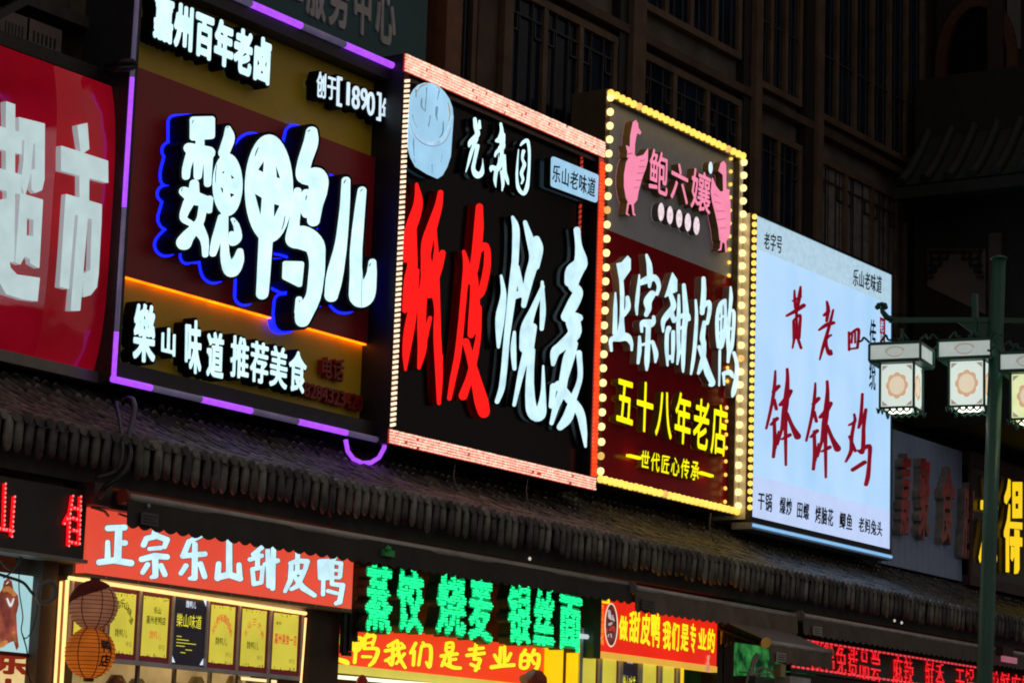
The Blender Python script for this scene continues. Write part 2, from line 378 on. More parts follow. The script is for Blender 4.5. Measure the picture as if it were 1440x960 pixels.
# ---- tiled eave
XE0, XE1, PIT = 12.6, 47.0, .123
YE, ZE, YT, ZT = 13.82, 4.36, 15.5, 5.2
r = MB(); e = MB(); nx = int((XE1-XE0)/PIT); nr = 11
for i in range(nx):
    xc = XE0+(i+.5)*PIT; jx = random.gauss(0, .005)
    for k in range(nr):
        t0, t1 = k/nr-.012, (k+1)/nr+.02
        sag = lambda t: (YE+(YT-YE)*t, ZE+(ZT-ZE)*(t-.09*math.sin(math.pi*t)))
        (ya, za), (yb, zb) = sag(t0), sag(t1)
        r.mi = random.choice((0, 0, 0, 1, 1, 2)); rj = .042+random.gauss(0, .0035); lift = .012+random.gauss(0, .004); dx = jx+random.gauss(0, .004)
        pa, pb = [], []
        for q in range(6):
            th = math.pi*q/5; pa.append((xc+dx+rj*math.cos(th), ya, za+lift+rj*.95*math.sin(th))); pb.append((xc+dx+rj*.93*math.cos(th), yb, zb+.002+rj*.95*math.sin(th)))
        r.smooth = True; a = r.add(pa); b = r.add(pb)
        for q in range(5): r.face((a+q, a+q+1, b+q+1, b+q))
        r.smooth = False; r.face([a+q for q in range(6)])
        # trough tile
        a = r.add([(xc+PIT/2-.05, ya, za+.03), (xc+PIT/2, ya, za), (xc+PIT/2+.05, ya, za+.03), (xc+PIT/2+.05, yb, zb+.012), (xc+PIT/2, yb, zb-.018), (xc+PIT/2-.05, yb, zb+.012)])
        r.face((a, a+1, a+4, a+5)); r.face((a+1, a+2, a+3, a+4))
    # hanging drip tile: a tall tongue under every trough, its end rounded; a round end disc on every ridge
    e.mi = random.choice((0, 0, 1, 2, 2, 3)); h = .235+random.gauss(0, .016); wd = .042; yy = YE-.015+random.gauss(0, .006); xx = xc+PIT/2+random.gauss(0, .005); tl = random.gauss(.05, .02)
    pts = [(-wd, .05), (wd, .05), (wd*1.05, -h*.55), (wd*.75, -h*.85), (0, -h), (-wd*.75, -h*.85), (-wd*1.05, -h*.55)]
    n = len(pts); a = e.add([(xx+px, yy-.010*(1-(px/wd)**2)+tl*(-pz), ZE+pz) for px, pz in pts]); b = e.add([(xx+px, yy+.02+tl*(-pz), ZE+pz) for px, pz in pts])
    e.smooth = True
    c = e.add([(xx, yy-.03+tl*h*.4, ZE-h*.4)])[0] if False else e.add([(xx, yy-.018+tl*h*.4, ZE-h*.4)])
    for q in range(n): e.face((a+q, c, a+(q+1) % n))
    e.smooth = False
    for q in range(n): e.face((a+q, a+(q+1) % n, b+(q+1) % n, b+q))
    a = e.add([(xc+.04*math.cos(2*math.pi*q/9), YE-.035, ZE+.045+.04*math.sin(2*math.pi*q/9)) for q in range(9)]); b = e.add([(xc+.039*math.cos(2*math.pi*q/9), YE+.03, ZE+.045+.039*math.sin(2*math.pi*q/9)) for q in range(9)])
    e.face(range(a, a+9)); [e.face((a+q, a+(q+1) % 9, b+(q+1) % 9, b+q)) for q in range(9)]
te2 = mat('tile_end_green', (.17, .19, .16), rough=.5, noise=.5, nscale=7, bump=.4); te3 = mat('tile_end_dark', (.1, .1, .105), rough=.6, noise=.5, nscale=7, bump=.4); te4 = mat('tile_end_pale', (.27, .265, .25), rough=.5, noise=.4, nscale=7)
tm2 = mat('roof_tile_dark', (.1, .098, .095), rough=.42, noise=.5, nscale=8, bump=.6); tm3 = mat('roof_tile_warm', (.21, .19, .165), rough=.42, noise=.45, nscale=8, bump=.6)
rf = r.build('eave_roof', [tile_mat, tm2, tm3], row); e.build('drip_tile_edge', [tile_end, te2, te3, te4], rf)
mb = MB()
bb = mb.add([(XE0, YE+.03, ZE-.05), (XE1, YE+.03, ZE-.05), (XE1, YW, ZT-.06), (XE0, YW, ZT-.06)]); mb.face((bb, bb+1, bb+2, bb+3)); mb.build('roof_board', concrete, rf)
mb = MB(); mb.box(XE0, XE1, 14.5, YW, 4.0, 4.28); mb.box(XE0, XE1, 13.98, 14.12, 4.03, 4.2); mb.build('eave_beam', concrete, row)
k = XE0
mb = MB()
while k < XE1: mb.bar((k, YE+.12, ZE-.12), (k, 15.4, ZT-.2), .07, .08); k += .45
mb.build('rafter', concrete, row)

# ================================================================== SIGNBOARDS
def board(parent, x0, x1, z0, z1, y, m, name='panel', d=.03): return MB().box(x0, x1, y, y+d, z0, z1).build(name, m, parent)
def frame(parent, x0, x1, z0, z1, y0, y1, t, m, name='frame'):
    f_ = MB(); l, r_, b_, u = t if isinstance(t, tuple) else (t,)*4
    f_.box(x0, x0+l, y0, y1, z0, z1); f_.box(x1-r_, x1, y0, y1, z0, z1); f_.box(x0+l, x1-r_, y0, y1, z0, z0+b_); f_.box(x0+l, x1-r_, y0, y1, z1-u, z1)
    return f_.build(name, m, parent)

# ---------- red supermarket sign (far left)
YR = 15.08
sm = thing('supermarket_sign', 'glossy bulging red supermarket sign with chunky pale letters at the far left', 'sign', (14, YR, 5.1))
x1 = xat(145, 320, YR); x0 = x1-4.2; z0 = zat(130, 522, YR); z1 = zat(158, 122, YR); xs_ = xat(66, 250, YR)
red_gloss = mat('red_gloss', (.5, .006, .012), rough=.16, emit=(.15, .0006, .006), es=1, noise=.3, nscale=.9, coat=.5)
_nt = red_gloss.node_tree; _n = _nt.nodes.new('ShaderNodeTexNoise'); _n.inputs['Scale'].default_value = 3.2; _n.inputs['Detail'].default_value = 1; _b = _nt.nodes.new('ShaderNodeBump'); _b.inputs['Strength'].default_value = .5; _b.inputs['Distance'].default_value = .035
_t = _nt.nodes.new('ShaderNodeTexCoord'); _nt.links.new(_t.outputs['Object'], _n.inputs['Vector']); _nt.links.new(_n.outputs['Fac'], _b.inputs['Height']); _nt.links.new(_b.outputs[0], _nt.nodes['Principled BSDF'].inputs['Normal']); _nt.links.new(_b.outputs[0], _nt.nodes['Principled BSDF'].inputs['Coat Normal'])
p = MB(); p.smooth = True; n = 16
def bulge(t): return YR-.10*(1-(2*t-1)**4)**1
cols = [x0, (x0+xs_)/2, xs_-.015, xs_, xs_+.015, (xs_+x1)/2, x1]
dent = [0, 0, 0, .03, 0, 0, 0]
ids = []
for i in range(n+1):
    t = i/n; ids.append(p.add([(x, bulge(t)+d_, z0+(z1-z0)*t) for x, d_ in zip(cols, dent)]))
for i in range(n):
    for k in range(len(cols)-1): p.face((ids[i]+k, ids[i]+k+1, ids[i+1]+k+1, ids[i+1]+k))
for side in (0, -1):
    a = p.add([(cols[side], bulge(i/n), z0+(z1-z0)*i/n) for i in range(n+1)]+[(cols[side], YR+.06, z1), (cols[side], YR+.06, z0)]); p.smooth = False; p.face(range(a, a+n+3))
p.build('panel', red_gloss, sm)
MB().box(x0, x1, YR+.05, YR+.3, z0-.02, z1+.02).build('cabinet', black_metal, sm)
MB().box(x0, x1+.05, YR-.06, YR+.06, z0-.1, z0-.005).build('bottom_trim', mat('grey_trim', (.22, .2, .19), rough=.4, metal=.5), sm)
pale = glow('pale_acrylic', (180, 204, 206), .95, base=(.5, .5, .5), noise=.08, rough=.15)
pale_side = glow('pale_acrylic_edge', (140, 155, 160), .8, base=(.5, .5, .5), rough=.2)
shi = drawn((0, 60), 3.84, P=[[(420, 450), (470, 437), (480, 575), (440, 600)], [(332, 560), (582, 640), (582, 755), (332, 690)], [(432, 690), (480, 700), (478, 870), (432, 860)],
    [(357, 820), (548, 875), (546, 965), (357, 910)], [(357, 820), (410, 835), (370, 1327), (325, 1316)], [(500, 900), (548, 910), (530, 1250), (521, 1320), (490, 1360), (452, 1371), (452, 1250), (490, 1230)], [(432, 840), (480, 850), (431, 1444), (384, 1444)]], rnd=3)
z2 = lambda L: [(x*1.1209, 844.8+1.1209*y) for x, y in L]
chao = drawn((0, 60), 3.84, P=[[(35, 320), (80, 335), (78, 800), (35, 800)], [(-60, 438), (118, 490), (115, 600), (-60, 560)], [(-60, 665), (112, 715), (110, 815), (-60, 775)],
    [(105, 405), (240, 440), (238, 740), (225, 795), (190, 810), (172, 790), (172, 690), (192, 685), (192, 545), (178, 540), (165, 700), (135, 820), (115, 760), (130, 640), (135, 525), (108, 520)],
    [(40, 790), (80, 790), (74, 1180), (36, 1180)], [(112, 815), (230, 850), (210, 1214), (165, 1190), (165, 1165), (130, 1150), (110, 1195), (85, 1185)], z2([(-60, 20), (30, 0), (30, 200), (48, 330), (80, 365), (190, 380), (180, 490), (110, 480), (30, 455), (0, 400), (-60, 390)])],
    cut=[[(146, 945), (181, 955), (179, 1047), (144, 1040)]], rnd=3)
for gl in (chao, shi):
    m_ = MB(); glyph_mesh(m_, gl, onplane(YR-.15), YR-.15, YR-.09, 0, .3); m_.build('letter', [pale, pale_side], sm)

# ---------- duck shop sign (yellow and dark red, purple tube border)
Y1 = 14.88
dk = thing('duck_shop_sign', 'yellow and dark red signboard with fat white bubble letters edged in blue light', 'sign', (18, Y1, 5.1))
X0, X1 = xat(155, 533, Y1), xat(543, 618, Y1); Z0, Z1 = zat(300, 569, Y1), (zat(352, 3, Y1)+zat(550, 91, Y1))/2
frame(dk, X0, X1, Z0, Z1, Y1, 15.45, (.11, .1, .19, .17), dark_metal)
bx0, bx1 = X0+.1, X1-.09; YB = 15.08
zr1 = (zat(185, 95, YB)+zat(480, 207, YB))/2; zr0 = (zat(168, 387, YB)+zat(480, 477, YB))/2
yel = mat('yellow_board', (.78, .54, .03), rough=.4, noise=.12, nscale=1.5); drd = mat('dark_red_board', (.42, .016, .026), rough=.35, noise=.15, nscale=1.5)
board(dk, bx0, bx1, zr1, Z1-.16, YB, yel, 'yellow_panel'); board(dk, bx0, bx1, Z0+.18, zr0, YB, yel, 'yellow_panel')
board(dk, bx0, bx1, zr0, zr1, YB-.06, drd, 'red_panel', .08)
for a, b_ in ((0, .34), (.345, .64), (.645, .86), (.865, .985)): MB().box(bx0+(bx1-bx0)*a, bx0+(bx1-bx0)*b_, YB-.048, YB-.012, zr0-.012, zr0-.002).build('amber_strip', glow('amber_strip', (255, 118, 4), 3.4, base=(.5, .3, .05), noise=.3, nscale=4), dk)
def strip(edge, segs):
    t = .035
    for a, b_, m in segs:
        s_ = MB()
        if edge == 'T': s_.tube([(a, Y1-.02, Z1-.02), (b_, Y1-.02, Z1-.02)], t)
        elif edge == 'B': s_.tube([(a, Y1-.02, Z0+.02), (b_, Y1-.02, Z0+.02)], t*.85)
        elif edge == 'L': s_.tube([(X0+.02, Y1-.02, a), (X0+.02, Y1-.02, b_)], t*.6)
        else: s_.tube([(X1-.0, Y1-.02, a), (X1-.0, Y1-.02, b_)], t*.8)
        s_.build('light_tube', m, dk)
xx = lambda px, py: xat(px, py, Y1-.02); zz = lambda px, py: zat(px, py, Y1-.02)
strip('T', [(X0, xx(300, 0), purple), (xx(300, 0), xx(352, 8), lilac), (xx(352, 8), xx(423, 40), purple), (xx(423, 40), xx(484, 65), lilac), (xx(484, 65), xx(552, 95), purple), (xx(552, 95), X1, lilac)])
strip('B', [(X0, xx(212, 550), purple), (xx(212, 550), xx(282, 565), lilac), (xx(282, 565), xx(353, 583), purple), (xx(353, 583), xx(418, 595), lilac), (xx(418, 595), xx(487, 611), purple), (xx(487, 611), X1, lilac)])
strip('L', [(Z0, zz(158, 465), purple), (zz(158, 465), zz(169, 290), lilac), (zz(169, 290), zz(183, 108), purple), (zz(183, 108), Z1, lilac)])
strip('R', [(Z0, zz(546, 530), purple), (zz(546, 530), zz(558, 330), lilac), (zz(558, 330), zz(563, 190), purple), (zz(563, 190), Z1, lilac)])
lp = [at(*q, Y1-.04) for q in ((486, 618), (489, 634), (497, 645), (510, 651), (522, 650), (533, 643), (540, 630), (543, 612))]
MB().tube(lp, .022).build('light_tube_loop', purple, dk)
# the three fat letters
o1, s1 = (240, 150), 3.692; o2, s2 = (360, 150), 2.909
wei = drawn(o1, s1, S=[[(155, 175, 20), (155, 205, 20)], [(98, 215, 26), (200, 240, 32)], [(105, 250, 22), (85, 320, 20), (82, 362, 18)], [(150, 250, 26), (143, 360, 19)], [(198, 270, 22), (195, 400, 17)],
    [(125, 400, 22), (122, 470, 28)], [(72, 440, 24), (130, 475, 34), (192, 490, 24)], [(204, 480, 18), (202, 540, 14)], [(95, 500, 26), (68, 575, 17), (105, 605, 14)], [(170, 520, 20), (152, 600, 20), (90, 675, 32), (72, 705, 38)], [(140, 625, 32), (178, 690, 20), (182, 768, 14)]],
    P=[[(120, 68), (215, 66), (214, 152), (120, 160)]], cut=[[(92, 568), (124, 532), (122, 560), (105, 578)]], rnd=16)
gui = drawn(o1, s1, S=[[(300, 112, 12), (305, 165, 28), (278, 240, 26)], [(268, 575, 18), (240, 690, 23), (222, 762, 16)], [(288, 570, 12), (283, 690, 17), (288, 790, 24), (318, 848, 36), (352, 800, 28), (362, 750, 15)], [(325, 585, 9), (345, 620, 14), (352, 680, 18), (322, 708, 14), (320, 660, 14)]], E=[(298, 405, 76, 162)],
    cut=[[(265, 345), (285, 326), (284, 348)], [(313, 346), (338, 372), (315, 374)], [(256, 412), (278, 425), (278, 458), (268, 446)], [(308, 445), (340, 456), (312, 476)]])
jia = drawn(o2, s2, S=[[(42, 540, 27), (30, 740, 24), (26, 765, 22)]], E=[(55, 335, 97, 221)], cut=[[(8, 258), (37, 215), (34, 272)], [(80, 222), (105, 297), (85, 290)], [(-6, 352), (28, 372), (22, 457)], [(74, 396), (101, 404), (73, 462)]])
niao = drawn(o2, s2, S=[[(230, 104, 22), (226, 150, 28), (200, 230, 27), (196, 285, 27), (250, 290, 40), (257, 340, 36), (246, 400, 28), (237, 465, 24)], [(172, 345, 14), (166, 420, 18), (158, 480, 20), (155, 540, 31), (190, 535, 48), (240, 565, 40), (252, 630, 31), (248, 700, 31), (235, 780, 29), (200, 845, 34), (192, 872, 28)], [(178, 788, 12), (175, 840, 14)]],
    P=[[(122, 640), (188, 642), (180, 728), (120, 698)]], E=[(208, 396, 16, 50)], rnd=9)
er = drawn(o2, s2, S=[[(370, 303, 16), (366, 400, 18), (350, 560, 23), (324, 690, 32), (310, 772, 26)], [(436, 343, 16), (426, 430, 20), (412, 580, 23), (412, 700, 25), (425, 775, 40), (452, 765, 36), (474, 690, 20), (478, 636, 14)]])
YF = 14.80
for name_, gs in (('letter', [wei, gui]), ('letter', [jia, niao]), ('letter', [er])):
    F0 = MB()
    for g_ in gs: glyph_mesh(F0, g_, onplane(YF), YF, YF+.03, 0, .25)
    L = F0.build(name_, [white_face, white_face], dk)
    S_ = MB(); B_ = MB()
    for g_ in gs:
        glyph_mesh(S_, g_, onplane(YF), YF+.012, YF+.215, 4.2, .4, 0, 0); glyph_mesh(B_, g_, onplane(YF), YF+.217, YF+.275, 7.5, .4, 0, 0)
    S_.build('shell', black_shell, L); B_.build('halo_rim', blue_halo, L)
for o_, s_, st in ((o1, s1, [[(118, 70, 2), (112, 86, 2)], [(79, 182, 2), (74, 196, 2)], [(62, 424, 2), (54, 440, 2)], [(292, 110, 2), (300, 106, 2)], [(438, 258, 2), (445, 235, 3), (455, 213, 2)], [(234, 395, 1.5), (233, 350, 2), (240, 300, 1.5)], [(330, 600, 2), (334, 590, 2)]]),
                   (o2, s2, [[(106, 502, 1.5), (114, 475, 2), (119, 447, 1.5)], [(212, 102, 2), (222, 96, 2)], [(360, 312, 2), (367, 300, 2)], [(427, 346, 2), (436, 338, 2)], [(463, 652, 2), (469, 642, 2)], [(176, 798, 2), (180, 792, 2)], [(204, 380, 2), (207, 364, 2)], [(434, 690, .8), (431, 818, .8)]])):
    for one in st:
        q = drawn(o_, s_, S=[one], step=.2, margin=2); t = MB(); glyph_mesh(t, q, onplane(YF-.003), YF-.003, None, 0, .08); t.build('shine_mark', black_shell, dk)
sh = dict(sep=True, bodymat=black_shell)
text('嘉州百年老卤', [(218, -12), (384, 58), (381, 122), (215, 52)], 14.9, [white_face, white_face], dk, .02, .05, body=(.055, .01, .16), **sh)
text('创于', [(446, 98), (475, 108), (474, 143), (445, 138)], 14.92, [white_soft, white_soft], dk, .02, .012, body=(.06, .01, .14), **sh)
for ch, q in zip('[1890]', ([(475, 106), (482, 108), (481, 152), (474, 150)], [(487, 114), (494, 116), (493, 150), (486, 148)], [(496, 119), (507, 121), (506, 156), (495, 153)], [(508, 122), (518, 125), (517, 157), (507, 154)], [(517, 127), (528, 130), (527, 165), (516, 162)], [(531, 128), (537, 130), (536, 172), (530, 170)])):
    text(ch, q, 14.92, [white_soft, white_soft], dk, .02, .012, body=(.07, .01, .14), fit=True, pad=.04, **sh)
text('年', [(537, 136), (553, 140), (552, 176), (536, 172)], 14.92, [white_soft, white_soft], dk, .02, .012, body=(.06, .01, .14), **sh)
for ch, q in zip('樂山味道', ([(188, 424), (221, 428), (219, 514), (186, 508)], [(226, 458), (250, 461), (249, 503), (225, 497)], [(260, 447), (285, 449), (284, 530), (259, 522)], [(291, 464), (317, 468), (315, 536), (290, 530)])):
    text(ch, q, 14.93, [white_face, white_face], dk, .02, .028, body=(.05, .01, .14), **sh)
text('推荐美食', [(325, 468), (433, 496), (431, 556), (323, 530)], 14.93, [white_face, white_face], dk, .02, .022, body=(.05, .01, .14), **sh)
rl = mat('dark_red_letter', (.3, .01, .008), rough=.4)
text('电话', [(452, 500), (486, 505), (484, 538), (451, 530)], 15.0, [rl, rl], dk, .06, .03)
text('18284323420', [(420, 534), (511, 555), (510, 580), (419, 555)], 15.0, [rl, rl], dk, .06, .03, fit=True, pad=.06)
gw = mat('grey_white_letter', (.5, .45, .45), rough=.5)
text('一之鸭', [(529, 362), (538, 366), (530, 458), (521, 452)], 15.0, [gw, gw], dk, .015, .015, vertical=True)

# ---------- black paper-skin dumpling sign
Y2 = 14.72
dp = thing('dumpling_shop_sign', 'glossy black signboard with tall red and white brush letters inside pinkish light strips', 'sign', (22, Y2, 5.1))
X0, X1 = xat(545, 622, Y2), xat(836, 680, Y2); Z0, Z1 = (zat(547, 626, Y2)+zat(832, 686, Y2))/2, (zat(568, 75, Y2)+zat(848, 200, Y2))/2
frame(dp, X0, X1, Z0, Z1, Y2, 15.4, (.1, .1, .15, .19), black_metal)
bkg = mat('black_acrylic', (.008, .006, .007), rough=.22, noise=.2, nscale=2, spec=.14)
board(dp, X0+.1, X1-.1, Z0+.15, Z1-.19, 14.825, bkg, 'panel')
led_back = glow('led_red_backing', (205, 45, 30), .65, base=(.3, .03, .02), noise=.4, nscale=14)
led_pink = glow('led_pink_bead', (255, 200, 175), 1.2, base=(.6, .5, .5), noise=.3, nscale=18)
led_warm = glow('led_warm_bead', (255, 222, 188), 1.45, base=(.6, .5, .4), noise=.2, nscale=18)
led_red = glow('led_red_bead', (255, 70, 25), 1.3, base=(.5, .1, .05), noise=.3, nscale=10)
def ledband(parent, x0, x1, z0, z1, rows, pitch, y, mbead, mback, ax='x', nm='led_strip', fill=.6):
    q = MB().box(x0, x1, y-.012, y+.001, z0, z1, 0)
    if ax == 'x':
        n = int((x1-x0)/pitch); h = (z1-z0)/rows
        for i in range(n):
            for k in range(rows):
                if random.random() < .015: continue
                j = random.uniform(-.15, .15)*pitch; a = x0+(i+.5)*pitch+j; c = z0+(k+.5)*h+random.uniform(-.05, .05)*h
                q.box(a-pitch*fill/2, a+pitch*fill/2, y-.03, y-.013, c-h*.3, c+h*.3, 1)
    else:
        n = int((z1-z0)/pitch); h = (x1-x0)/rows
        for i in range(n):
            for k in range(rows):
                c = z0+(i+.5)*pitch; a = x0+(k+.5)*h; sl = pitch*.18
                b = q.add([(a-h*.4, y-.035, c-pitch*.28-sl), (a+h*.4, y-.035, c-pitch*.28+sl), (a+h*.4, y-.035, c+pitch*.28+sl), (a-h*.4, y-.035, c+pitch*.28-sl), (a-h*.4, y-.012, c-pitch*.28-sl), (a+h*.4, y-.012, c-pitch*.28+sl), (a+h*.4, y-.012, c+pitch*.28+sl), (a-h*.4, y-.012, c+pitch*.28-sl)])
                for f_ in ((0, 1, 2, 3), (0, 4, 5, 1), (3, 2, 6, 7), (0, 3, 7, 4), (1, 5, 6, 2)): q.face([b+t for t in f_], 1)
    return q.build(nm, [mback, mbead], parent)
ledband(dp, X0, X1, Z1-.185, Z1, 6, .036, Y2, led_pink, led_back)
ledband(dp, X0, X1, Z0, Z0+.14, 5, .05, Y2, led_pink, led_back)
ledband(dp, X0+.005, X0+.085, Z0+.16, Z1-.2, 1, .052, Y2, led_warm, mat('led_dark_backing', (.05, .01, .01)), 'z')
ledband(dp, X1-.09, X1-.002, Z0+.15, Z1-.2, 3, .045, Y2, led_red, glow('led_deep_red', (190, 25, 10), .7), 'z')
for a, b_ in (((818, 215), (816, 246)), ((816, 283), (812, 345))):  # red dots built to stand in for a reflection in the black panel
    x_ = xat(*a, 14.8); ledband(dp, x_-.015, x_+.015, zat(*b_, 14.8), zat(*a, 14.8), 1, .06, 14.82, glow('led_red_reflection', (190, 45, 25), .8), black_metal, 'z')
mb = MB(); mb.box(X0+.1, X1-.1, 14.76, 14.823, Z1-.245, Z1-.2); mb.build('inner_rail', mat('brown_rail', (.13, .1, .08), rough=.4, metal=.4), dp)
zi = 2.743; YL = 14.745
zhi = drawn((540, 250), zi, S=[[(126, 25, 6), (132, 100, 18), (105, 190, 22), (84, 250, 12), (82, 320, 8)], [(105, 190, 20), (110, 330, 20), (100, 400, 24), (80, 512, 10)], [(133, 355, 4), (112, 500, 17), (95, 600, 20), (85, 680, 14), (83, 740, 5)],
    [(218, 58, 11), (210, 110, 15), (185, 190, 20), (163, 260, 20), (160, 380, 18), (150, 450, 17), (145, 560, 17), (148, 650, 18), (135, 732, 7)], [(188, 200, 15), (195, 290, 16), (192, 380, 22), (205, 500, 12), (205, 600, 15), (212, 750, 15), (212, 868, 8)],
    [(226, 290, 12), (205, 350, 20), (175, 450, 15)], [(178, 540, 8), (150, 650, 12)], [(224, 685, 4), (214, 790, 9)]], cut=[[(180, 300), (192, 235), (194, 270), (186, 330)]])
pi_ = drawn((540, 250), zi, S=[[(308, 285, 7), (318, 340, 13), (310, 430, 12), (300, 540, 12), (285, 680, 13), (265, 780, 12), (252, 850, 9)], [(368, 113, 14), (365, 200, 19), (355, 300, 18), (345, 360, 17), (333, 402, 11)], [(360, 280, 16), (394, 264, 12), (398, 340, 14), (380, 430, 14), (370, 460, 6)], [(348, 380, 14), (350, 480, 20), (346, 560, 22), (335, 605, 13)],
    [(366, 500, 11), (365, 600, 10), (350, 690, 13), (330, 770, 14), (305, 840, 17)], [(316, 632, 14), (335, 700, 15), (355, 780, 20), (375, 860, 27), (385, 902, 23)]])
shao = drawn((680, 290), 2.741, S=[[(112, 42, 6), (125, 90, 14), (122, 200, 13), (115, 290, 16), (105, 380, 15), (90, 500, 12), (80, 620, 12), (70, 700, 12), (52, 752, 9)], [(68, 268, 5), (77, 340, 11), (64, 430, 18), (57, 542, 6)], [(130, 235, 9), (145, 320, 12), (150, 345, 9)],
    [(160, 62, 8), (180, 130, 15), (195, 200, 19), (175, 280, 18), (155, 382, 10)], [(204, 128, 14), (218, 165, 12), (200, 230, 16)], [(226, 292, 6), (229, 400, 11), (224, 472, 8)], [(228, 310, 8), (190, 400, 13), (165, 470, 22), (158, 545, 20)], [(192, 465, 14), (175, 540, 20)], [(168, 555, 16), (145, 640, 12), (118, 765, 7)],
    [(186, 555, 13), (178, 680, 16), (186, 785, 22), (216, 800, 24), (229, 730, 11), (230, 615, 4)], [(119, 485, 6), (115, 550, 11), (119, 625, 8)], [(118, 345, 14), (150, 335, 12)]])
mai = drawn((680, 290), 2.741, S=[[(360, 92, 13), (366, 150, 13), (374, 220, 27), (342, 250, 26), (330, 292, 18)], [(375, 225, 23), (345, 300, 20), (364, 330, 19), (348, 370, 23), (318, 425, 20)], [(368, 430, 15), (345, 440, 28), (350, 490, 25), (300, 540, 20), (276, 562, 18), (268, 608, 8)],
    [(350, 530, 14), (330, 580, 22), (310, 660, 17), (300, 720, 16), (280, 770, 13), (262, 835, 8)], [(368, 565, 11), (372, 660, 10), (346, 740, 13), (326, 810, 20), (295, 850, 13)], [(290, 690, 18), (330, 740, 18), (370, 790, 17), (386, 860, 13), (393, 925, 5)], [(270, 695, 14), (260, 770, 9)]])
long_ = drawn((640, 150), 6.858, S=[[(190, 120, 20), (200, 200, 25), (215, 270, 27), (150, 340, 25), (135, 385, 12)], [(235, 140, 14), (237, 205, 18)], [(205, 310, 22), (160, 430, 20), (130, 540, 16), (103, 632, 7)], [(217, 380, 22), (192, 500, 20), (175, 600, 22), (210, 660, 33), (255, 640, 26), (267, 560, 10), (265, 500, 5)]], step=.25, grow=-.4)
sen = drawn((640, 150), 6.858, S=[[(440, 165, 15), (450, 230, 20), (440, 310, 34), (402, 330, 20)], [(445, 300, 28), (455, 390, 30), (400, 440, 18), (385, 480, 12)], [(440, 400, 30), (440, 520, 28), (410, 600, 28), (352, 585, 22), (345, 625, 10)], [(478, 470, 13), (475, 620, 24), (500, 700, 20), (513, 748, 10)], [(395, 630, 22), (385, 710, 19), (393, 778, 6)], [(450, 630, 20), (462, 740, 18), (453, 812, 8)], [(472, 268, 14), (470, 330, 16)]], cut=[[(418, 650), (430, 640), (432, 700), (420, 720)], [(420, 450), (432, 440), (425, 490)]], step=.25, grow=-.4)
yuan = drawn((640, 150), 6.858, S=[[(630, 375, 10), (660, 342, 19), (698, 330, 19), (715, 420, 16), (715, 560, 15), (705, 700, 18), (690, 790, 23), (660, 840, 20), (612, 790, 20), (595, 680, 15), (602, 540, 13), (612, 415, 8)], [(660, 430, 20), (648, 500, 15), (668, 560, 20), (640, 640, 19), (655, 700, 15), (640, 742, 11)]], step=.25, grow=-.4)
for gl, (mf, ms) in ((zhi, (red_face, red_side)), (pi_, (red_face, red_side)), (shao, (white_cool, black_shell)), (mai, (white_cool, black_shell)), (long_, (white_face, black_shell)), (sen, (white_face, black_shell)), (yuan, (white_face, black_shell))):
    m_ = MB(); glyph_mesh(m_, gl, onplane(YL), YL, YL+.06, 0, .2); m_.build('letter', [mf, ms], dp)
pl = glow('lit_plaque', (150, 200, 232), 1.0, base=(.5, .5, .5), noise=.06, nscale=8)
q = drawn((740, 180), 6.858, P=[[(262, 300), (675, 470), (665, 695), (258, 545)]], rnd=24, step=.4)
m_ = MB(); glyph_mesh(m_, q, onplane(14.712), 14.712, 14.8, 0, .2); plq = m_.build('plaque', [pl, black_metal], dp)
ink = mat('black_ink', (.015, .015, .02), rough=.6)
text('乐山老味道', [(777, 229), (839, 251), (837, 279), (776, 255)], 14.706, [ink, ink], plq, .004, .012, 'letter')
# picture of a steamer basket, cut to its outline
sc_ = 6.0; of_ = (560, 100)
q = drawn(of_, sc_, P=[[(100, 210), (130, 160), (170, 120), (220, 103), (280, 105), (340, 130), (390, 180), (430, 240), (455, 310), (463, 390), (452, 560), (440, 720), (410, 810), (370, 880), (330, 905), (240, 865), (145, 805), (105, 730), (80, 640), (80, 520), (88, 320)]], rnd=4, step=.4)
m_ = MB(); glyph_mesh(m_, q, onplane(14.705), 14.705, 14.8, 0, .2)
bsk = m_.build('steamer_picture', [glow('steamer_blue', (152, 205, 236), 1.0, base=(.4, .4, .4), noise=.1, nscale=3), black_metal], dp)
def flat(parent, name, off, sc, S, y, m, step=.35, **kw):
    q_ = drawn(off, sc, S=S, step=step, **kw); t = MB(); glyph_mesh(t, q_, onplane(y), y, None, 0, .12); return t.build(name, m, parent)
flat(bsk, 'basket_rim', of_, sc_, [[(95, 400, 4), (120, 500, 9), (180, 575, 10), (260, 610, 13), (330, 605, 14), (400, 550, 12), (440, 460, 8), (456, 380, 4)]], 14.7, glow('rim_pale', (176, 212, 236), 1, noise=.2, nscale=8))
flat(bsk, 'basket_rim_shadow', of_, sc_, [[(100, 440, 2), (130, 530, 4), (190, 600, 5), (270, 632, 5), (350, 622, 4), (410, 570, 4), (445, 480, 2)]], 14.697, glow('rim_grey', (125, 150, 190), .9))
flat(bsk, 'dumpling_fold', of_, sc_, [[(240, 140, 5), (235, 230, 4), (225, 340, 6)], [(200, 230, 5), (195, 290, 8), (215, 330, 3)], [(345, 170, 6), (330, 240, 4)], [(325, 310, 12), (320, 370, 10), (330, 420, 4)], [(270, 380, 6), (255, 470, 4)], [(120, 370, 4), (130, 420, 3), (160, 480, 3)], [(380, 430, 5), (375, 520, 6), (345, 565, 4)], [(150, 160, 8), (150, 220, 5)]], 14.7, glow('fold_grey', (112, 142, 168), .95, noise=.25, nscale=12))
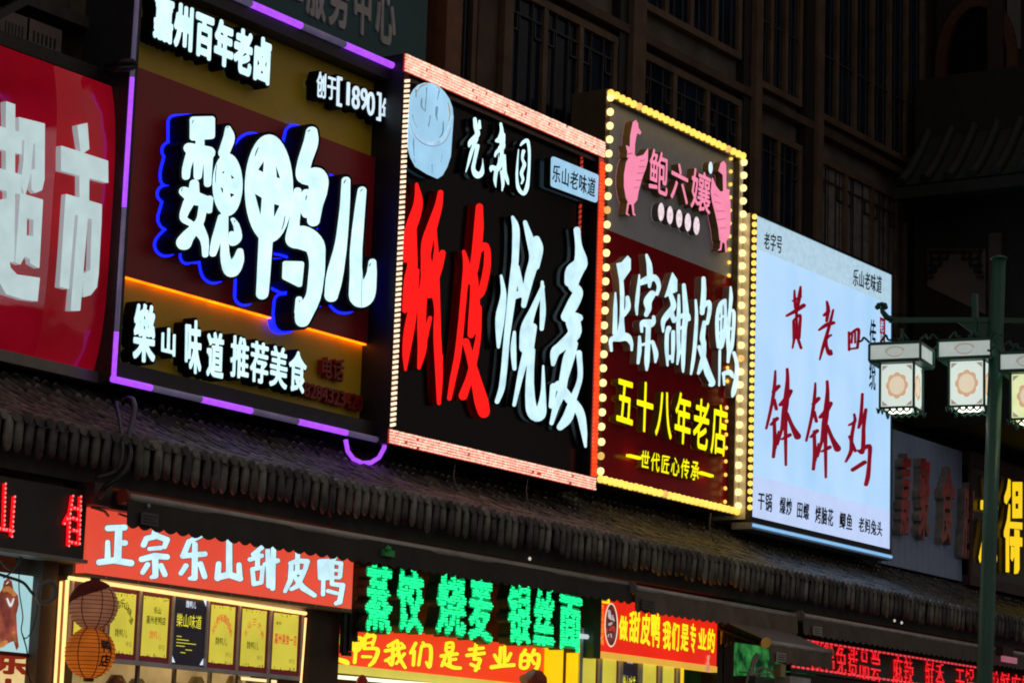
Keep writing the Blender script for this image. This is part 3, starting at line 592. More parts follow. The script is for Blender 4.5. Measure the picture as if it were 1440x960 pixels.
flat(bsk, 'basket_seam', of_, sc_, [[(130, 560, 4), (128, 620, 7), (135, 720, 3)], [(285, 790, 7), (285, 860, 4)], [(370, 700, 3), (360, 770, 3)], [(130, 740, 5), (140, 770, 4)]], 14.7, glow('seam_grey', (118, 160, 200), .9, noise=.2, nscale=10))
flat(bsk, 'basket_edge', of_, sc_, [[(150, 190, 5), (190, 130, 8), (240, 112, 7)], [(330, 135, 6), (350, 160, 5)], [(420, 270, 6), (435, 350, 6), (425, 420, 5)]], 14.6995, glow('edge_tan', (170, 165, 150), .9, noise=.2, nscale=10))

# ---------- sweet-skin duck sign with light bulbs
Y3 = 14.98
sd = thing('bulb_framed_sign', 'grey and maroon signboard framed by yellow light bulbs with pink geese and yellow letters', 'sign', (26, Y3, 5.2))
X0, X1 = xat(838, 675, Y3), xat(1036, 723, Y3); Z0, Z1 = (zat(838, 678, Y3)+zat(1034, 724, Y3))/2, (zat(848, 123, Y3)+zat(1045, 216, Y3))/2
frame(sd, X0, X1, Z0, Z1, Y3, 15.45, .09, mat('brown_frame', (.11, .08, .05), rough=.4))
MB().box(X1-.085, X1+.004, Y3-.006, Y3+.4, Z0+.1, Z1-.1).build('white_trim', mat('white_cabinet', (.85, .84, .8), rough=.4), sd)
zm = (zat(850, 322, 15.15)+zat(1030, 400, 15.15))/2
board(sd, X0+.09, X1-.09, zm, Z1-.09, 15.06, mat('grey_board', (0.62, 0.66, 0.76), rough=.5, noise=.05), 'grey_panel')
board(sd, X0+.09, X1-.09, Z0+.09, zm, 15.06, mat('maroon_gloss', (0.42, 0.008, 0.018), rough=.2, noise=.1, spec=.22), 'maroon_panel')
bulb_me = MB(); bulb_me.lathe((0, 0, 0), [(.001, -.044), (.025, -.038), (.04, -.018), (.043, .004), (.037, .025), (.02, .04), (.001, .044)], 10)
bulb_y = glow('bulb_amber', (255, 206, 88), 1.35, base=(.6, .5, .3), noise=.1, nscale=9); bulb_w = glow('bulb_warm_white', (255, 218, 145), 1.7, base=(.6, .5, .4), noise=.1, nscale=9)
by = bulb_me.build('bulb', bulb_y, sd); bw = MB(); bw.v, bw.f, bw.m, bw.sm = bulb_me.v, bulb_me.f, bulb_me.m, bulb_me.sm; bw = bw.build('bulb', bulb_w, sd)
lo_ = []
for k in range(27): t = (k+.3)/27; lo_.append((bw, X0+.045, Z1+(Z0-Z1)*t*.985-.05))
for k in range(27): t = (k+.4)/27; lo_.append((bw, X1-.02, Z1+(Z0-Z1)*t*.985-.05))
for k in range(26): t = (k+.0)/25; lo_.append((by, X0+.05+(X1-X0-.1)*t, Z1-.045))
for k in range(30): t = (k+.0)/29; lo_.append((by, X0+.05+(X1-X0-.1)*t, Z0+.045))
rest = MB(); used = set()
dim = MB(); dim.v, dim.f, dim.m, dim.sm = bulb_me.v, bulb_me.f, bulb_me.m, bulb_me.sm
dim_m = glow('bulb_dim', (238, 185, 95), .95, base=(.6, .5, .4)); dim_me = None
for i, (src, x, z) in enumerate(lo_):
    x += random.gauss(0, .003); z += random.gauss(0, .002)
    if i < 99:
        o = src if src.name not in used else src.copy()
        if o is not src and i % 17 == 8:
            if dim_me is None: dim_me = src.data.copy(); dim_me.materials.clear(); dim_me.materials.append(dim_m)
            o.data = dim_me
        if o is not src: COL.objects.link(o); o.parent = sd
        used.add(src.name); o.location = Vector((x, Y3-.03, z))
        o.matrix_parent_inverse = sd.matrix_world.inverted()
    else: rest.lathe((x, Y3-.03, z), [(.001, -.044), (.025, -.038), (.04, -.018), (.043, .004), (.037, .025), (.02, .04), (.001, .044)], 10)
rb = rest.build('bulb', bulb_y, sd); rb['kind'] = 'stuff'
# small bulbs standing in for the reflection of the right bulb column
inner = MB()
for k in range(27): inner.lathe((X1-.19, 15.04, Z1+(Z0-Z1)*(k+.6)/27.5), [(.001, -.026), (.018, -.015), (.022, 0), (.018, .015), (.001, .026)], 8)
inner.build('bulb', bulb_y, sd)['kind'] = 'stuff'
pink = glow('pink_letter', (250, 140, 175), .95, base=(.6, .3, .4), noise=.05); tan = mat('tan_return', (0.36, 0.26, 0.11), rough=.5)
tan2 = mat('bronze_return', (0.32, 0.21, 0.06), rough=.35)
of_, sc_ = (840, 110), 3.691
g1 = drawn(of_, sc_, P=[[(186, 228), (200, 220), (211, 238), (212, 260), (226, 280), (222, 292), (208, 284), (201, 300), (194, 340), (193, 372), (192, 398), (202, 410), (240, 400), (262, 368), (260, 430), (250, 470), (238, 500), (225, 540), (212, 590), (206, 630), (186, 656), (165, 652), (150, 622), (140, 562), (140, 500), (150, 440), (172, 400), (155, 412), (158, 385), (150, 350), (170, 362), (172, 300)]],
    S=[[(160, 650, 5), (152, 705, 4)], [(183, 655, 6), (188, 708, 4)], [(152, 700, 3), (164, 712, 3)], [(188, 700, 3), (196, 712, 3)]], rnd=2, sm=False, step=.35)
g2 = drawn(of_, sc_, P=[[(642, 440), (655, 432), (667, 448), (668, 520), (668, 575), (686, 580), (682, 600), (690, 650), (690, 740), (685, 820), (660, 855), (636, 840), (630, 780), (613, 700), (597, 640), (590, 590), (597, 518), (615, 562), (640, 592), (655, 588), (653, 500), (640, 490), (630, 482), (634, 468)]], S=[[(645, 845, 5), (640, 890, 4)], [(665, 850, 5), (668, 900, 4)], [(640, 885, 3), (630, 893, 3)], [(668, 890, 3), (676, 898, 3)]], rnd=2, sm=False, step=.35)
for gl, fs in ((g1, [[(222, 430, 2), (245, 425, 2)], [(215, 460, 2), (248, 460, 2)], [(205, 495, 2), (240, 492, 2)], [(200, 530, 2), (228, 530, 2)], [(190, 570, 2), (215, 565, 2)], [(158, 395, 3), (180, 390, 3)]]), (g2, [[(605, 600, 2), (628, 615, 2)], [(606, 640, 2), (640, 650, 2)], [(615, 690, 2), (660, 690, 2)], [(622, 735, 2), (665, 730, 2)], [(635, 780, 2), (668, 775, 2)]])):
    m_ = MB(); glyph_mesh(m_, gl, onplane(14.95), 14.95, 15.055, 0, .2); gs = m_.build('pink_goose', [pink, tan2], sd)
    flat(gs, 'feather_line', of_, sc_, fs, 14.946, mat('pink_line', (.5, .1, .2), emit=(.5, .1, .2), es=.8), .3)
for ch, q in zip('鲍六孃', ([(913, 205), (942, 216), (940, 281), (910, 268)], [(943, 221), (970, 236), (969, 292), (941, 280)], [(972, 232), (1002, 246), (1000, 305), (969, 293)])):
    text(ch, q, 14.96, [pink, tan2], sd, .1, .016, sep=True)
for k, (cx, cy) in enumerate(((331, 694), (377, 711), (425, 728), (470, 748), (515, 766))):
    q = drawn(of_, sc_, E=[(cx, cy, 16, 47)], step=.3); m_ = MB(); glyph_mesh(m_, q, onplane(14.965), 14.965, 15.055, 0, .15); m_.build('lit_oval', [glow('oval_white', (248, 225, 235), 1, noise=.25, nscale=25), mat('grey_return', (.2, .18, .17), rough=.4)], sd)
q = drawn(of_, sc_, E=[(588, 465, 11, 32)], step=.3); m_ = MB(); glyph_mesh(m_, q, onplane(14.965), 14.965, 15.055, 0, .15); m_.build('lit_oval', [white_soft, tan2], sd)
zheng = drawn((840, 330), 4.8, P=[[(132, 196), (165, 190), (205, 145), (222, 165), (222, 235), (170, 310), (150, 300)]], S=[[(160, 290, 14), (168, 400, 15), (165, 560, 15), (160, 670, 28)], [(203, 425, 14), (207, 490, 18), (180, 545, 10)], [(122, 392, 6), (121, 500, 14), (118, 665, 16)], [(95, 780, 10), (93, 710, 15), (150, 695, 26), (200, 690, 26), (230, 735, 13), (232, 778, 8)]], rnd=4, step=.35)
zong = drawn((840, 330), 4.8, S=[[(332, 137, 9), (350, 200, 18), (355, 270, 20)], [(283, 272, 6), (275, 380, 13), (265, 480, 13), (267, 538, 7)], [(290, 325, 18), (345, 300, 25), (390, 292, 20), (416, 345, 14), (402, 400, 12)], [(355, 300, 18), (352, 350, 10)], [(370, 400, 24), (340, 450, 28), (345, 500, 20), (330, 540, 15)], [(380, 555, 12), (378, 590, 16), (345, 600, 30), (302, 595, 15), (300, 652, 10)], [(345, 620, 17), (340, 740, 17), (335, 850, 18), (333, 912, 8)], [(285, 690, 10), (285, 780, 14), (275, 865, 10)], [(375, 725, 12), (395, 800, 17), (392, 858, 8)], [(290, 745, 8), (330, 735, 10), (372, 720, 10)]], step=.35)
tian = drawn((930, 370), 4.8, P=[[(75, 66), (104, 112), (104, 188), (60, 208), (25, 228), (42, 178)]], S=[[(65, 220, 16), (82, 290, 19), (40, 350, 22), (12, 395, 16), (12, 462, 7)], [(70, 340, 17), (85, 390, 14)], [(50, 440, 18), (38, 480, 14), (36, 580, 14), (42, 690, 7)], [(80, 465, 14), (80, 560, 13), (75, 665, 9)], [(50, 635, 18), (72, 635, 14)], [(118, 215, 8), (118, 300, 12), (115, 410, 14), (115, 520, 13), (118, 600, 13), (108, 680, 7)], [(152, 148, 13), (160, 250, 17), (166, 350, 20), (155, 440, 17), (150, 560, 16), (147, 680, 13), (147, 732, 7)], [(100, 375, 13), (170, 345, 16), (186, 378, 13)], [(118, 440, 11), (152, 430, 11)], [(115, 600, 11), (150, 600, 11)]], rnd=4, step=.35)
pi3 = drawn((930, 370), 4.8, S=[[(232, 250, 8), (238, 350, 11), (232, 480, 13), (222, 600, 13), (210, 690, 12), (200, 748, 7)], [(285, 103, 14), (287, 180, 17), (282, 260, 18), (275, 335, 16)], [(275, 300, 16), (320, 262, 14), (326, 320, 14), (310, 405, 12)], [(290, 400, 14), (277, 500, 18), (285, 540, 18), (285, 620, 16), (270, 690, 18), (250, 742, 10)], [(255, 565, 13), (285, 640, 18), (315, 740, 24), (345, 805, 20), (330, 820, 12)]], step=.35)
ya = drawn((930, 370), 4.8, S=[[(430, 250, 11), (400, 280, 16), (378, 360, 13), (378, 480, 13), (385, 565, 11)], [(430, 260, 11), (433, 350, 11), (427, 470, 13), (408, 560, 13)], [(382, 385, 7), (430, 350, 7)], [(382, 480, 8), (425, 450, 8)], [(407, 290, 7), (402, 545, 8)], [(385, 565, 9), (402, 570, 11)], [(395, 590, 9), (393, 700, 9), (390, 825, 6)], [(468, 162, 7), (470, 230, 13), (465, 300, 11), (455, 400, 12), (450, 520, 13), (456, 600, 13), (450, 665, 10)], [(470, 315, 9), (490, 335, 12), (487, 450, 12), (475, 560, 13), (456, 610, 14)], [(460, 445, 9), (482, 435, 8)], [(490, 605, 12), (510, 680, 13), (505, 780, 15), (490, 860, 18), (480, 898, 8)], [(420, 745, 13), (460, 735, 18), (484, 765, 12)], [(420, 745, 10), (425, 818, 8)]], step=.35)
tanr = mat('lit_tan_return', (0.5, 0.41, 0.3), rough=.5)
for gl in (zheng, zong, tian, pi3, ya):
    m_ = MB(); glyph_mesh(m_, gl, onplane(14.965), 14.965, 15.055, 0, .2); m_.build('letter', [white_cool, tanr], sd)
yface = glow('yellow_letter_face', (255, 245, 0), 1.1, base=(.5, .5, .05)); ysd = mat('dark_yellow_return', (0.22, 0.17, 0.01), rough=.5)
text('五十八年老店', [(866, 522), (1026, 570), (1022, 646), (864, 596)], 14.965, [yface, ysd], sd, .09, .022, sep=True, pad=.05)
text('世代匠心传承', [(901, 631), (985, 648), (983, 678), (899, 658)], 14.99, [yface, ysd], sd, .06, .018, sep=True, pad=.06)
for (a, b_) in (((883, 640), (900, 644)), ((984, 664), (1001, 669))): MB().bar(at(*a, 14.99), at(*b_, 14.99), .03, .05).build('dash', yface, sd)

# ---------- white lightbox sign
Y4 = 14.82
wb = thing('white_lightbox_sign', 'tall pale blue white lightbox sign with thin dark red brush characters', 'sign', (29.5, Y4, 5.2))
X0, X1 = xat(1054, 731, Y4), xat(1252, 773, Y4); Z0, Z1 = (zat(1052, 731, Y4)+zat(1251, 773, Y4))/2, (zat(1060, 302, Y4)+zat(1255, 381, Y4))/2
MB().box(X0+.01, X1, Y4+.02, 15.4, Z0, Z1).build('cabinet', mat('white_cabinet', (.85, .84, .8), rough=.4), wb)
m = bpy.data.materials.new('lightbox_face'); m.use_nodes = True; nt = m.node_tree; n_, l_ = nt.nodes, nt.links; P_ = n_['Principled BSDF']
P_.inputs['Base Color'].default_value = (.5, .5, .5, 1); P_.inputs['Roughness'].default_value = .3
tc = n_.new('ShaderNodeTexCoord'); nz = n_.new('ShaderNodeTexNoise'); nz.inputs['Scale'].default_value = .9; nz.inputs['Detail'].default_value = 2; l_.new(tc.outputs['Object'], nz.inputs[0])
cr_ = n_.new('ShaderNodeValToRGB'); cr_.color_ramp.elements[0].position = .3; cr_.color_ramp.elements[0].color = (*srgb(160, 207, 247), 1); cr_.color_ramp.elements[1].position = .7; cr_.color_ramp.elements[1].color = (*srgb(180, 217, 252), 1)
wv = n_.new('ShaderNodeTexWave'); wv.inputs['Scale'].default_value = .55; wv.inputs['Distortion'].default_value = .6; wv.bands_direction = 'X'; l_.new(tc.outputs['Object'], wv.inputs[0])
mx = n_.new('ShaderNodeMath'); mx.operation = 'MULTIPLY_ADD'; mx.inputs[1].default_value = .1; l_.new(wv.outputs['Fac'], mx.inputs[0]); l_.new(nz.outputs[0], mx.inputs[2])
l_.new(mx.outputs[0], cr_.inputs[0]); l_.new(cr_.outputs[0], P_.inputs['Emission Color']); P_.inputs['Emission Strength'].default_value = 1.0
MATS['lightbox_face'] = m
za = (zat(1060, 352, Y4)+zat(1250, 424, Y4))/2; zb = (zat(1055, 668, Y4)+zat(1250, 716, Y4))/2
board(wb, X0+.035, X1-.02, zb, za, Y4, m, 'face', .02)
fc = board(wb, X0+.035, X1-.02, za, Z1-.03, Y4-.001, glow('textured_band', (172, 205, 224), 1, base=(.5, .5, .5), noise=.08, nscale=15), 'top_band', .02)
board(wb, X0+.035, X1-.02, Z0+.03, zb, Y4-.001, glow('lower_band', (186, 206, 246), 1, base=(.5, .5, .5), noise=.04), 'lower_band', .02)
frame(wb, X0, X1, Z0-.03, Z1, Y4-.02, Y4+.06, (.035, .025, .06, .03), black_metal)
MB().box(X0, X1, Y4-.03, Y4+.25, Z0-.12, Z0-.04).build('bottom_ledge', mat('grey_ledge', (.35, .36, .4), rough=.35), wb)
MB().tube([(X0+.02, Y4-.04, Z0-.075), (X1-.05, Y4-.04, Z0-.075)], .02, 8).build('light_tube', glow('cool_tube', (130, 190, 240), 1), wb)
b0 = MB().lathe((0, 0, 0), [(.001, -.036), (.028, -.024), (.034, 0), (.028, .024), (.001, .036)], 8).build('bulb', bulb_y, wb)
for k in range(38):
    o = b0 if k == 0 else b0.copy()
    if k: COL.objects.link(o); o.parent = wb; o.matrix_parent_inverse = wb.matrix_world.inverted()
    o.location = (X0-.012, Y4-.01, Z1-.06-(Z1-Z0-.1)*k/38)
crim = mat('crimson_ink', (.35, .006, .02), rough=.5, emit=(.19, .002, .012), es=1)
bo = (1050, 500); bsz = 3.309
def bo_strokes(dx, dy, k=1):
    L = [[(135, 70, 3), (132, 130, 6), (120, 220, 6), (93, 338, 4)], [(150, 142, 8), (126, 168, 7)], [(130, 205, 6), (140, 248, 6)], [(115, 320, 5), (143, 292, 8)], [(130, 295, 6), (132, 400, 7), (126, 470, 6)], [(150, 350, 2), (134, 428, 6)],
         [(190, 62, 5), (192, 110, 7), (186, 200, 12), (178, 260, 12), (165, 340, 6), (145, 412, 4)], [(158, 228, 7), (182, 205, 11), (206, 165, 9)], [(190, 268, 6), (212, 325, 8), (238, 374, 15)], [(181, 250, 9), (183, 400, 6), (184, 508, 4)], [(165, 388, 4), (202, 368, 8)]]
    return [[(x+dx, y+dy, r_) for x, y, r_ in s_] for s_ in L]
ji = [[(540, 178, 5), (535, 260, 6), (522, 335, 4)], [(502, 272, 4), (505, 305, 6), (478, 322, 4)], [(503, 305, 6), (490, 380, 7), (488, 440, 8), (463, 492, 4)], [(480, 375, 5), (507, 442, 6)], [(556, 250, 6), (546, 330, 7), (545, 390, 8), (540, 448, 8), (520, 440, 4)], [(525, 335, 3), (556, 252, 5)], [(532, 442, 7), (572, 420, 9), (573, 480, 7), (566, 560, 9), (557, 598, 8)], [(495, 530, 8), (550, 495, 9)]]
huang = [[(305, 452, 4), (300, 500, 9), (288, 565, 7)], [(271, 472, 3), (272, 520, 6), (276, 572, 6)], [(262, 532, 4), (305, 508, 6)], [(228, 615, 6), (270, 592, 9), (322, 558, 11)], [(265, 645, 5), (268, 700, 7), (268, 745, 6)], [(268, 640, 5), (302, 612, 6), (300, 680, 7), (296, 740, 7)], [(266, 692, 4), (298, 680, 4)], [(268, 742, 6), (298, 730, 6)], [(282, 570, 6), (283, 735, 5)], [(270, 742, 6), (260, 797, 3)], [(290, 742, 6), (308, 797, 6)]]
lao = [[(453, 535, 4), (460, 580, 9), (452, 645, 6)], [(438, 612, 7), (463, 590, 8)], [(410, 695, 5), (450, 667, 10), (490, 655, 9)], [(489, 582, 4), (465, 680, 7), (432, 790, 7), (413, 862, 3)], [(476, 724, 5), (450, 745, 7), (452, 790, 7), (466, 825, 11), (479, 828, 6), (476, 808, 3)]]
si = [[(577, 708, 5), (578, 760, 5), (578, 808, 5)], [(580, 722, 5), (628, 690, 7), (631, 740, 6), (625, 795, 6)], [(578, 802, 5), (625, 797, 5)], [(596, 720, 4), (592, 768, 4)], [(612, 710, 4), (612, 767, 4)]]
for (o_, s_, st) in ((bo, bsz, bo_strokes(0, 0)), (bo, bsz, bo_strokes(186, 57)), (bo, bsz, ji), ((1050, 290), 4, huang), ((1050, 290), 4, lao), ((1050, 290), 4, si)):
    q = drawn(o_, s_, S=st, step=.25, grow=.25); t = MB(); glyph_mesh(t, q, onplane(Y4-.012), Y4-.012, Y4-.001, 0, .1); t.build('letter', [crim, crim], wb)
nk = dict(depth=.006, bold=.008)
text('老字号', [(1075, 325), (1101, 331), (1100, 358), (1074, 350)], Y4-.008, [ink, ink], wb, **nk)
text('乐山老味道', [(1200, 376), (1241, 388), (1240, 414), (1199, 402)], Y4-.008, [ink, ink], wb, **nk)
text('传统', [(1223, 446), (1233, 448), (1232, 552), (1222, 549)], Y4-.008, [ink, ink], wb, vertical=True, depth=.006, bold=0)
mb = MB().box(xat(1237, 470, Y4), xat(1244, 470, Y4), Y4-.01, Y4-.001, zat(1240, 486, Y4), zat(1240, 447, Y4)); st_ = mb.build('red_stamp', crim, wb)
text('老味', [(1237.5, 449), (1243.5, 450), (1243, 485), (1237, 484)], Y4-.014, [pl, pl], st_, vertical=True, depth=.003, bold=0)
for s_, q in (('干锅', [(1066, 690), (1087, 693), (1086, 721), (1065, 716)]), ('爆炒', [(1097, 697), (1115, 700), (1114, 726), (1096, 722)]), ('田螺', [(1121, 703), (1139, 707), (1138, 732), (1120, 728)]), ('烤脑花', [(1147, 709), (1173, 715), (1172, 741), (1146, 735)]), ('鲫鱼', [(1181, 718), (1200, 722), (1199, 747), (1180, 743)]), ('老妈兔头', [(1208, 725), (1242, 733), (1241, 755), (1207, 747)])):
    text(s_, q, Y4-.008, [ink, ink], wb, depth=.006, bold=.012)

# ---------- unlit grey-blue corrugated sign with dead red letters
Y5 = 15.15
un = thing('unlit_sign', 'dark unlit bluish corrugated sign with faded red block letters right of the white lightbox', 'sign', (33.5, Y5, 5.2))
X0, X1 = xat(1240, 700, Y5), xat(1360, 720, Y5); Z0, Z1 = zat(1300, 805, Y5), (zat(1256, 605, Y5)+zat(1362, 636, Y5))/2
p = MB(); nn = 60
for i in range(nn):
    a, b_ = X0+(X1-X0)*i/nn, X0+(X1-X0)*(i+1)/nn; y_ = Y5+(.0 if i % 4 < 2 else .006); p.box(a, b_, y_, Y5+.06, Z0, Z1)
p.build('panel', mat('blue_grey_sheet', (.45, .62, .98), rough=.5, noise=.15, nscale=1.5), un)
dead = mat('faded_red_face', (.75, .025, .03), rough=.35, noise=.4, nscale=6); deads = mat('dirty_tan_side', (.32, .29, .27), rough=.6, noise=.35, nscale=6)
for ch, q in zip('嘉聚食府', ([(1268, 634), (1283, 634), (1280, 755), (1265, 755)], [(1294, 636), (1310, 637), (1307, 762), (1291, 760)], [(1325, 652), (1346, 656), (1341, 770), (1320, 766)], [(1356, 672), (1372, 676), (1368, 790), (1352, 786)])):
    text(ch, q, Y5-.12, [dead, deads], un, .12, .025, sep=True)

# ---------- yellow lettered sign at the far right
Y6 = 15.0
ye = thing('yellow_letter_sign', 'black sign with big bright yellow letters half hidden behind the green lamp post', 'sign', (37, Y6, 5.2))
X0, X1 = xat(1366, 720, Y6), xat(1366, 720, Y6)+6; Z0, Z1 = zat(1400, 815, Y6), zat(1390, 660, Y6)
board(ye, X0, X1, Z0, Z1, Y6+.06, mat('near_black_red', (.025, .012, .012), rough=.5), 'panel', .1)
frame(ye, X0, X1, Z0-.15, Z1+.2, Y6+.02, Y6+.2, (.1, .1, .16, .2), mat('maroon_frame', (.07, .025, .03), rough=.6))
y6 = glow('amber_yellow_face', (255, 208, 0), 1.0, base=(.5, .4, .05))
text('六', [(1378, 664), (1407, 666), (1404, 800), (1374, 796)], Y6-.03, [y6, ysd], ye, .05, .02, sep=True)
de = drawn((1240, 590), 4, P=[[(712, 330), (724, 340), (724, 430), (702, 475), (690, 462), (690, 430), (705, 385)], [(715, 470), (722, 478), (722, 540), (716, 660), (716, 855), (698, 855), (698, 665), (688, 655), (688, 625), (705, 560)], [(735, 350), (790, 350), (790, 552), (735, 552)], [(722, 573), (790, 578), (790, 616), (722, 608)], [(720, 655), (790, 662), (790, 712), (720, 706)], [(747, 615), (774, 620), (774, 840), (765, 862), (745, 865), (747, 800)], [(727, 710), (744, 715), (744, 770), (735, 795), (725, 780)]], cut=[[(752, 400), (768, 400), (768, 430), (752, 430)], [(752, 470), (768, 470), (768, 500), (752, 500)]], rnd=1, step=.35)
m_ = MB(); glyph_mesh(m_, de, onplane(Y6-.03), Y6-.03, Y6+.03, 0, .2); m_.build('letter', [y6, ysd], ye)

# ---------- teal service-centre sign high behind
Y7 = 15.6
te = thing('teal_sign', 'dark teal signboard with pale grey characters high above the yellow and red sign', 'sign', (19, Y7, 9))
X1 = xat(598, 40, Y7-.1); X0 = X1-5.2; Z0 = zat(575, 90, Y7)-.6; Z1 = Z0+2.6
board(te, X0, X1, Z0, Z1, Y7-.12, mat('teal_sheet', (0.014, 0.1, 0.12), rough=.45, noise=.1, nscale=1), 'panel', .12)
gry = mat('grey_letter', (0.55, 0.55, 0.58), rough=.5)
for ch, q in zip('业服务中心', ([(391, -100), (430, -83), (429, 11), (388, -5)], [(432, -74), (461, -60), (459, 36), (430, 20)], [(463, -62), (494, -46), (492, 48), (461, 36)], [(497, -48), (526, -34), (524, 58), (496, 46)], [(529, -34), (559, -20), (557, 71), (527, 60)])):
    text(ch, q, Y7-.14, [gry, gry], te, .02, .03, sep=True)

# ================================================================== SHOP FRONTS UNDER THE EAVE
awn_dark = mat('charcoal_awning', (.045, .041, .042), rough=.7, noise=.2, nscale=5, bump=.15); awn_brown = mat('brown_awning', (.19, .145, .118), rough=.7, noise=.2, nscale=5, bump=.15)
alu = mat('grey_aluminium', (.5, .48, .48), rough=.4, metal=.2, noise=.15)
def awning(label, xa, xb, y, zt, hl, hr, cloth, capm, name='awning', ext=0, zback=0, sticker=None, sc=.15):
    t = thing(name, label, 'awning', ((xa+xb)/2, y, zt), 'awnings along the eave')
    MB().tube([(xa, y, zt), (xb, y, zt)], .034, 12).build('front_rail', alu, t)
    MB().tube([(xa-.035, y, zt), (xa-.002, y, zt)], .06, 14).build('end_cap', capm, t); MB().tube([(xb+.002, y, zt), (xb+.03, y, zt)], .05, 14).build('end_cap', capm, t)
    v = MB(); v.smooth = True; n = max(8, int((xb-xa)/sc)); top, bot = [], []
    per = 6; N = n*per
    A = []; B = []
    for i in range(N+1):
        u_ = i/N; x = xa+(xb-xa)*u_; h = hl+(hr-hl)*u_; s_ = abs(math.sin(math.pi*n*u_)); yy = y-.03+.012*math.sin(u_*23)+.006*math.sin(u_*71)
        A.append((x, yy, zt-.01)); B.append((x, yy-.01+.008*math.sin(u_*31), zt-h+.028-.03*s_))
    a = v.add(A); b = v.add(B)
    for i in range(N): v.face((a+i, a+i+1, b+i+1, b+i))
    a2 = v.add([(x, q+.006, z) for x, q, z in A]); b2 = v.add([(x, q+.006, z) for x, q, z in B])
    for i in range(N): v.face((a2+i+1, a2+i, b2+i, b2+i+1))
    v.build('valance', cloth, t)
    c = MB(); bb = y+(ext or .12)
    c.box(xa+.02, xb-.02, y+.02, bb, zt-.01+0, zt+.012) if not ext else None
    if ext:
        k = c.add([(xa+.02, y, zt+.035), (xb-.02, y, zt+.035), (xb-.02, bb, zback+.035), (xa+.02, bb, zback+.035), (xa+.02, y, zt+.02), (xb-.02, y, zt+.02), (xb-.02, bb, zback+.02), (xa+.02, bb, zback+.02)])
        for f_ in ((0, 1, 2, 3), (7, 6, 5, 4), (0, 4, 5, 1), (3, 2, 6, 7), (0, 3, 7, 4), (1, 5, 6, 2)): c.face([k+i for i in f_])
    else: c.tube([(xa+.05, bb+.02, zt+.0), (xb-.05, bb+.02, zt+.0)], .05, 10)
    c.build('canopy_cloth', cloth, t)
    if ext:
        for x in (xa+.25, xb-.25): MB().bar((x, y+.02, zt-.01), (x+.3, (y+bb)/2, (zt+zback)/2-.12), .04).bar((x+.3, (y+bb)/2, (zt+zback)/2-.12), (x, bb, zback-.1), .04).build('folding_arm', dark_metal, t)
    if sticker:
        x_, z_, w_, h_, m_ = sticker; k = MB(); k.box(x_, x_+w_, y-.056, y-.044, z_, z_+h_)
        so = k.build('sticker', m_, t); k = MB()
        for i in range(3): k.box(x_+w_*.12, x_+w_*(.9-.1*(i % 2)), y-.059, y-.0565, z_+h_*(.2+.25*i), z_+h_*(.28+.25*i))
        k.build('print_line', mat('print_grey', (.03, .03, .035)), so)
    return t
YA = 13.70
za = lambda px, py: zat(px, py, YA); xa_ = lambda px, py: xat(px, py, YA)
capred = mat('red_brown_cap', (.25, .05, .03), rough=.5); capgrey = mat('grey_cap', (.2, .19, .18), rough=.5); capyel = mat('yellowed_cap', (0.7, 0.5, 0.18), rough=.5)
grey_st = mat('grey_sticker', (.12, .12, .125), rough=.6); pale_st = mat('pale_sticker', (.45, .44, .4), rough=.6)
hgt = lambda a, b: za(*a)-za(*b)
awning('longest rolled charcoal awning with a red end cap above the backlit orange banner', xa_(176, 697), xa_(884, 825), YA, za(184, 699), hgt((181, 698), (181, 742)), hgt((884, 825), (884, 853)), awn_dark, capred,
       sticker=(xa_(192, 725), za(192, 737), xa_(216, 725)-xa_(192, 725), .1, grey_st))
awning('rolled brown awning above the last red and yellow banner', xa_(884, 826), xa_(1112, 861), YA-.05, zat(884, 825, YA-.05), hgt((884, 826), (884, 860)), hgt((1112, 862), (1112, 889)), awn_brown, capgrey,
       sticker=(xa_(891, 850), za(891, 856), xa_(909, 850)-xa_(891, 850), .11, grey_st))
awning('rolled grey brown awning above the red dot matrix screen', xa_(1126, 865), xa_(1620, 945), YA, za(1126, 865), hgt((1133, 866), (1133, 893)), hgt((1133, 866), (1133, 893)), mat('grey_brown_awning', (.14, .12, .108), rough=.7, noise=.2, nscale=5), capgrey,
       sticker=(xa_(1138, 884), za(1138, 892), xa_(1150, 884)-xa_(1138, 884), .105, pale_st))
Y8 = 13.1
awning('short brown awning rolled out lower than the others with a yellowed end cap', xat(1079, 903, Y8), xat(1166, 920, Y8), Y8, zat(1075, 903, Y8), zat(1083, 904, Y8)-zat(1083, 931, Y8), zat(1166, 920, Y8)-zat(1166, 944, Y8), awn_brown, capyel, ext=.75, zback=zat(1075, 903, Y8)+.3,
       sticker=(xat(1086, 922, Y8), zat(1086, 929, Y8), xat(1099, 922, Y8)-xat(1086, 922, Y8), .1, pale_st))

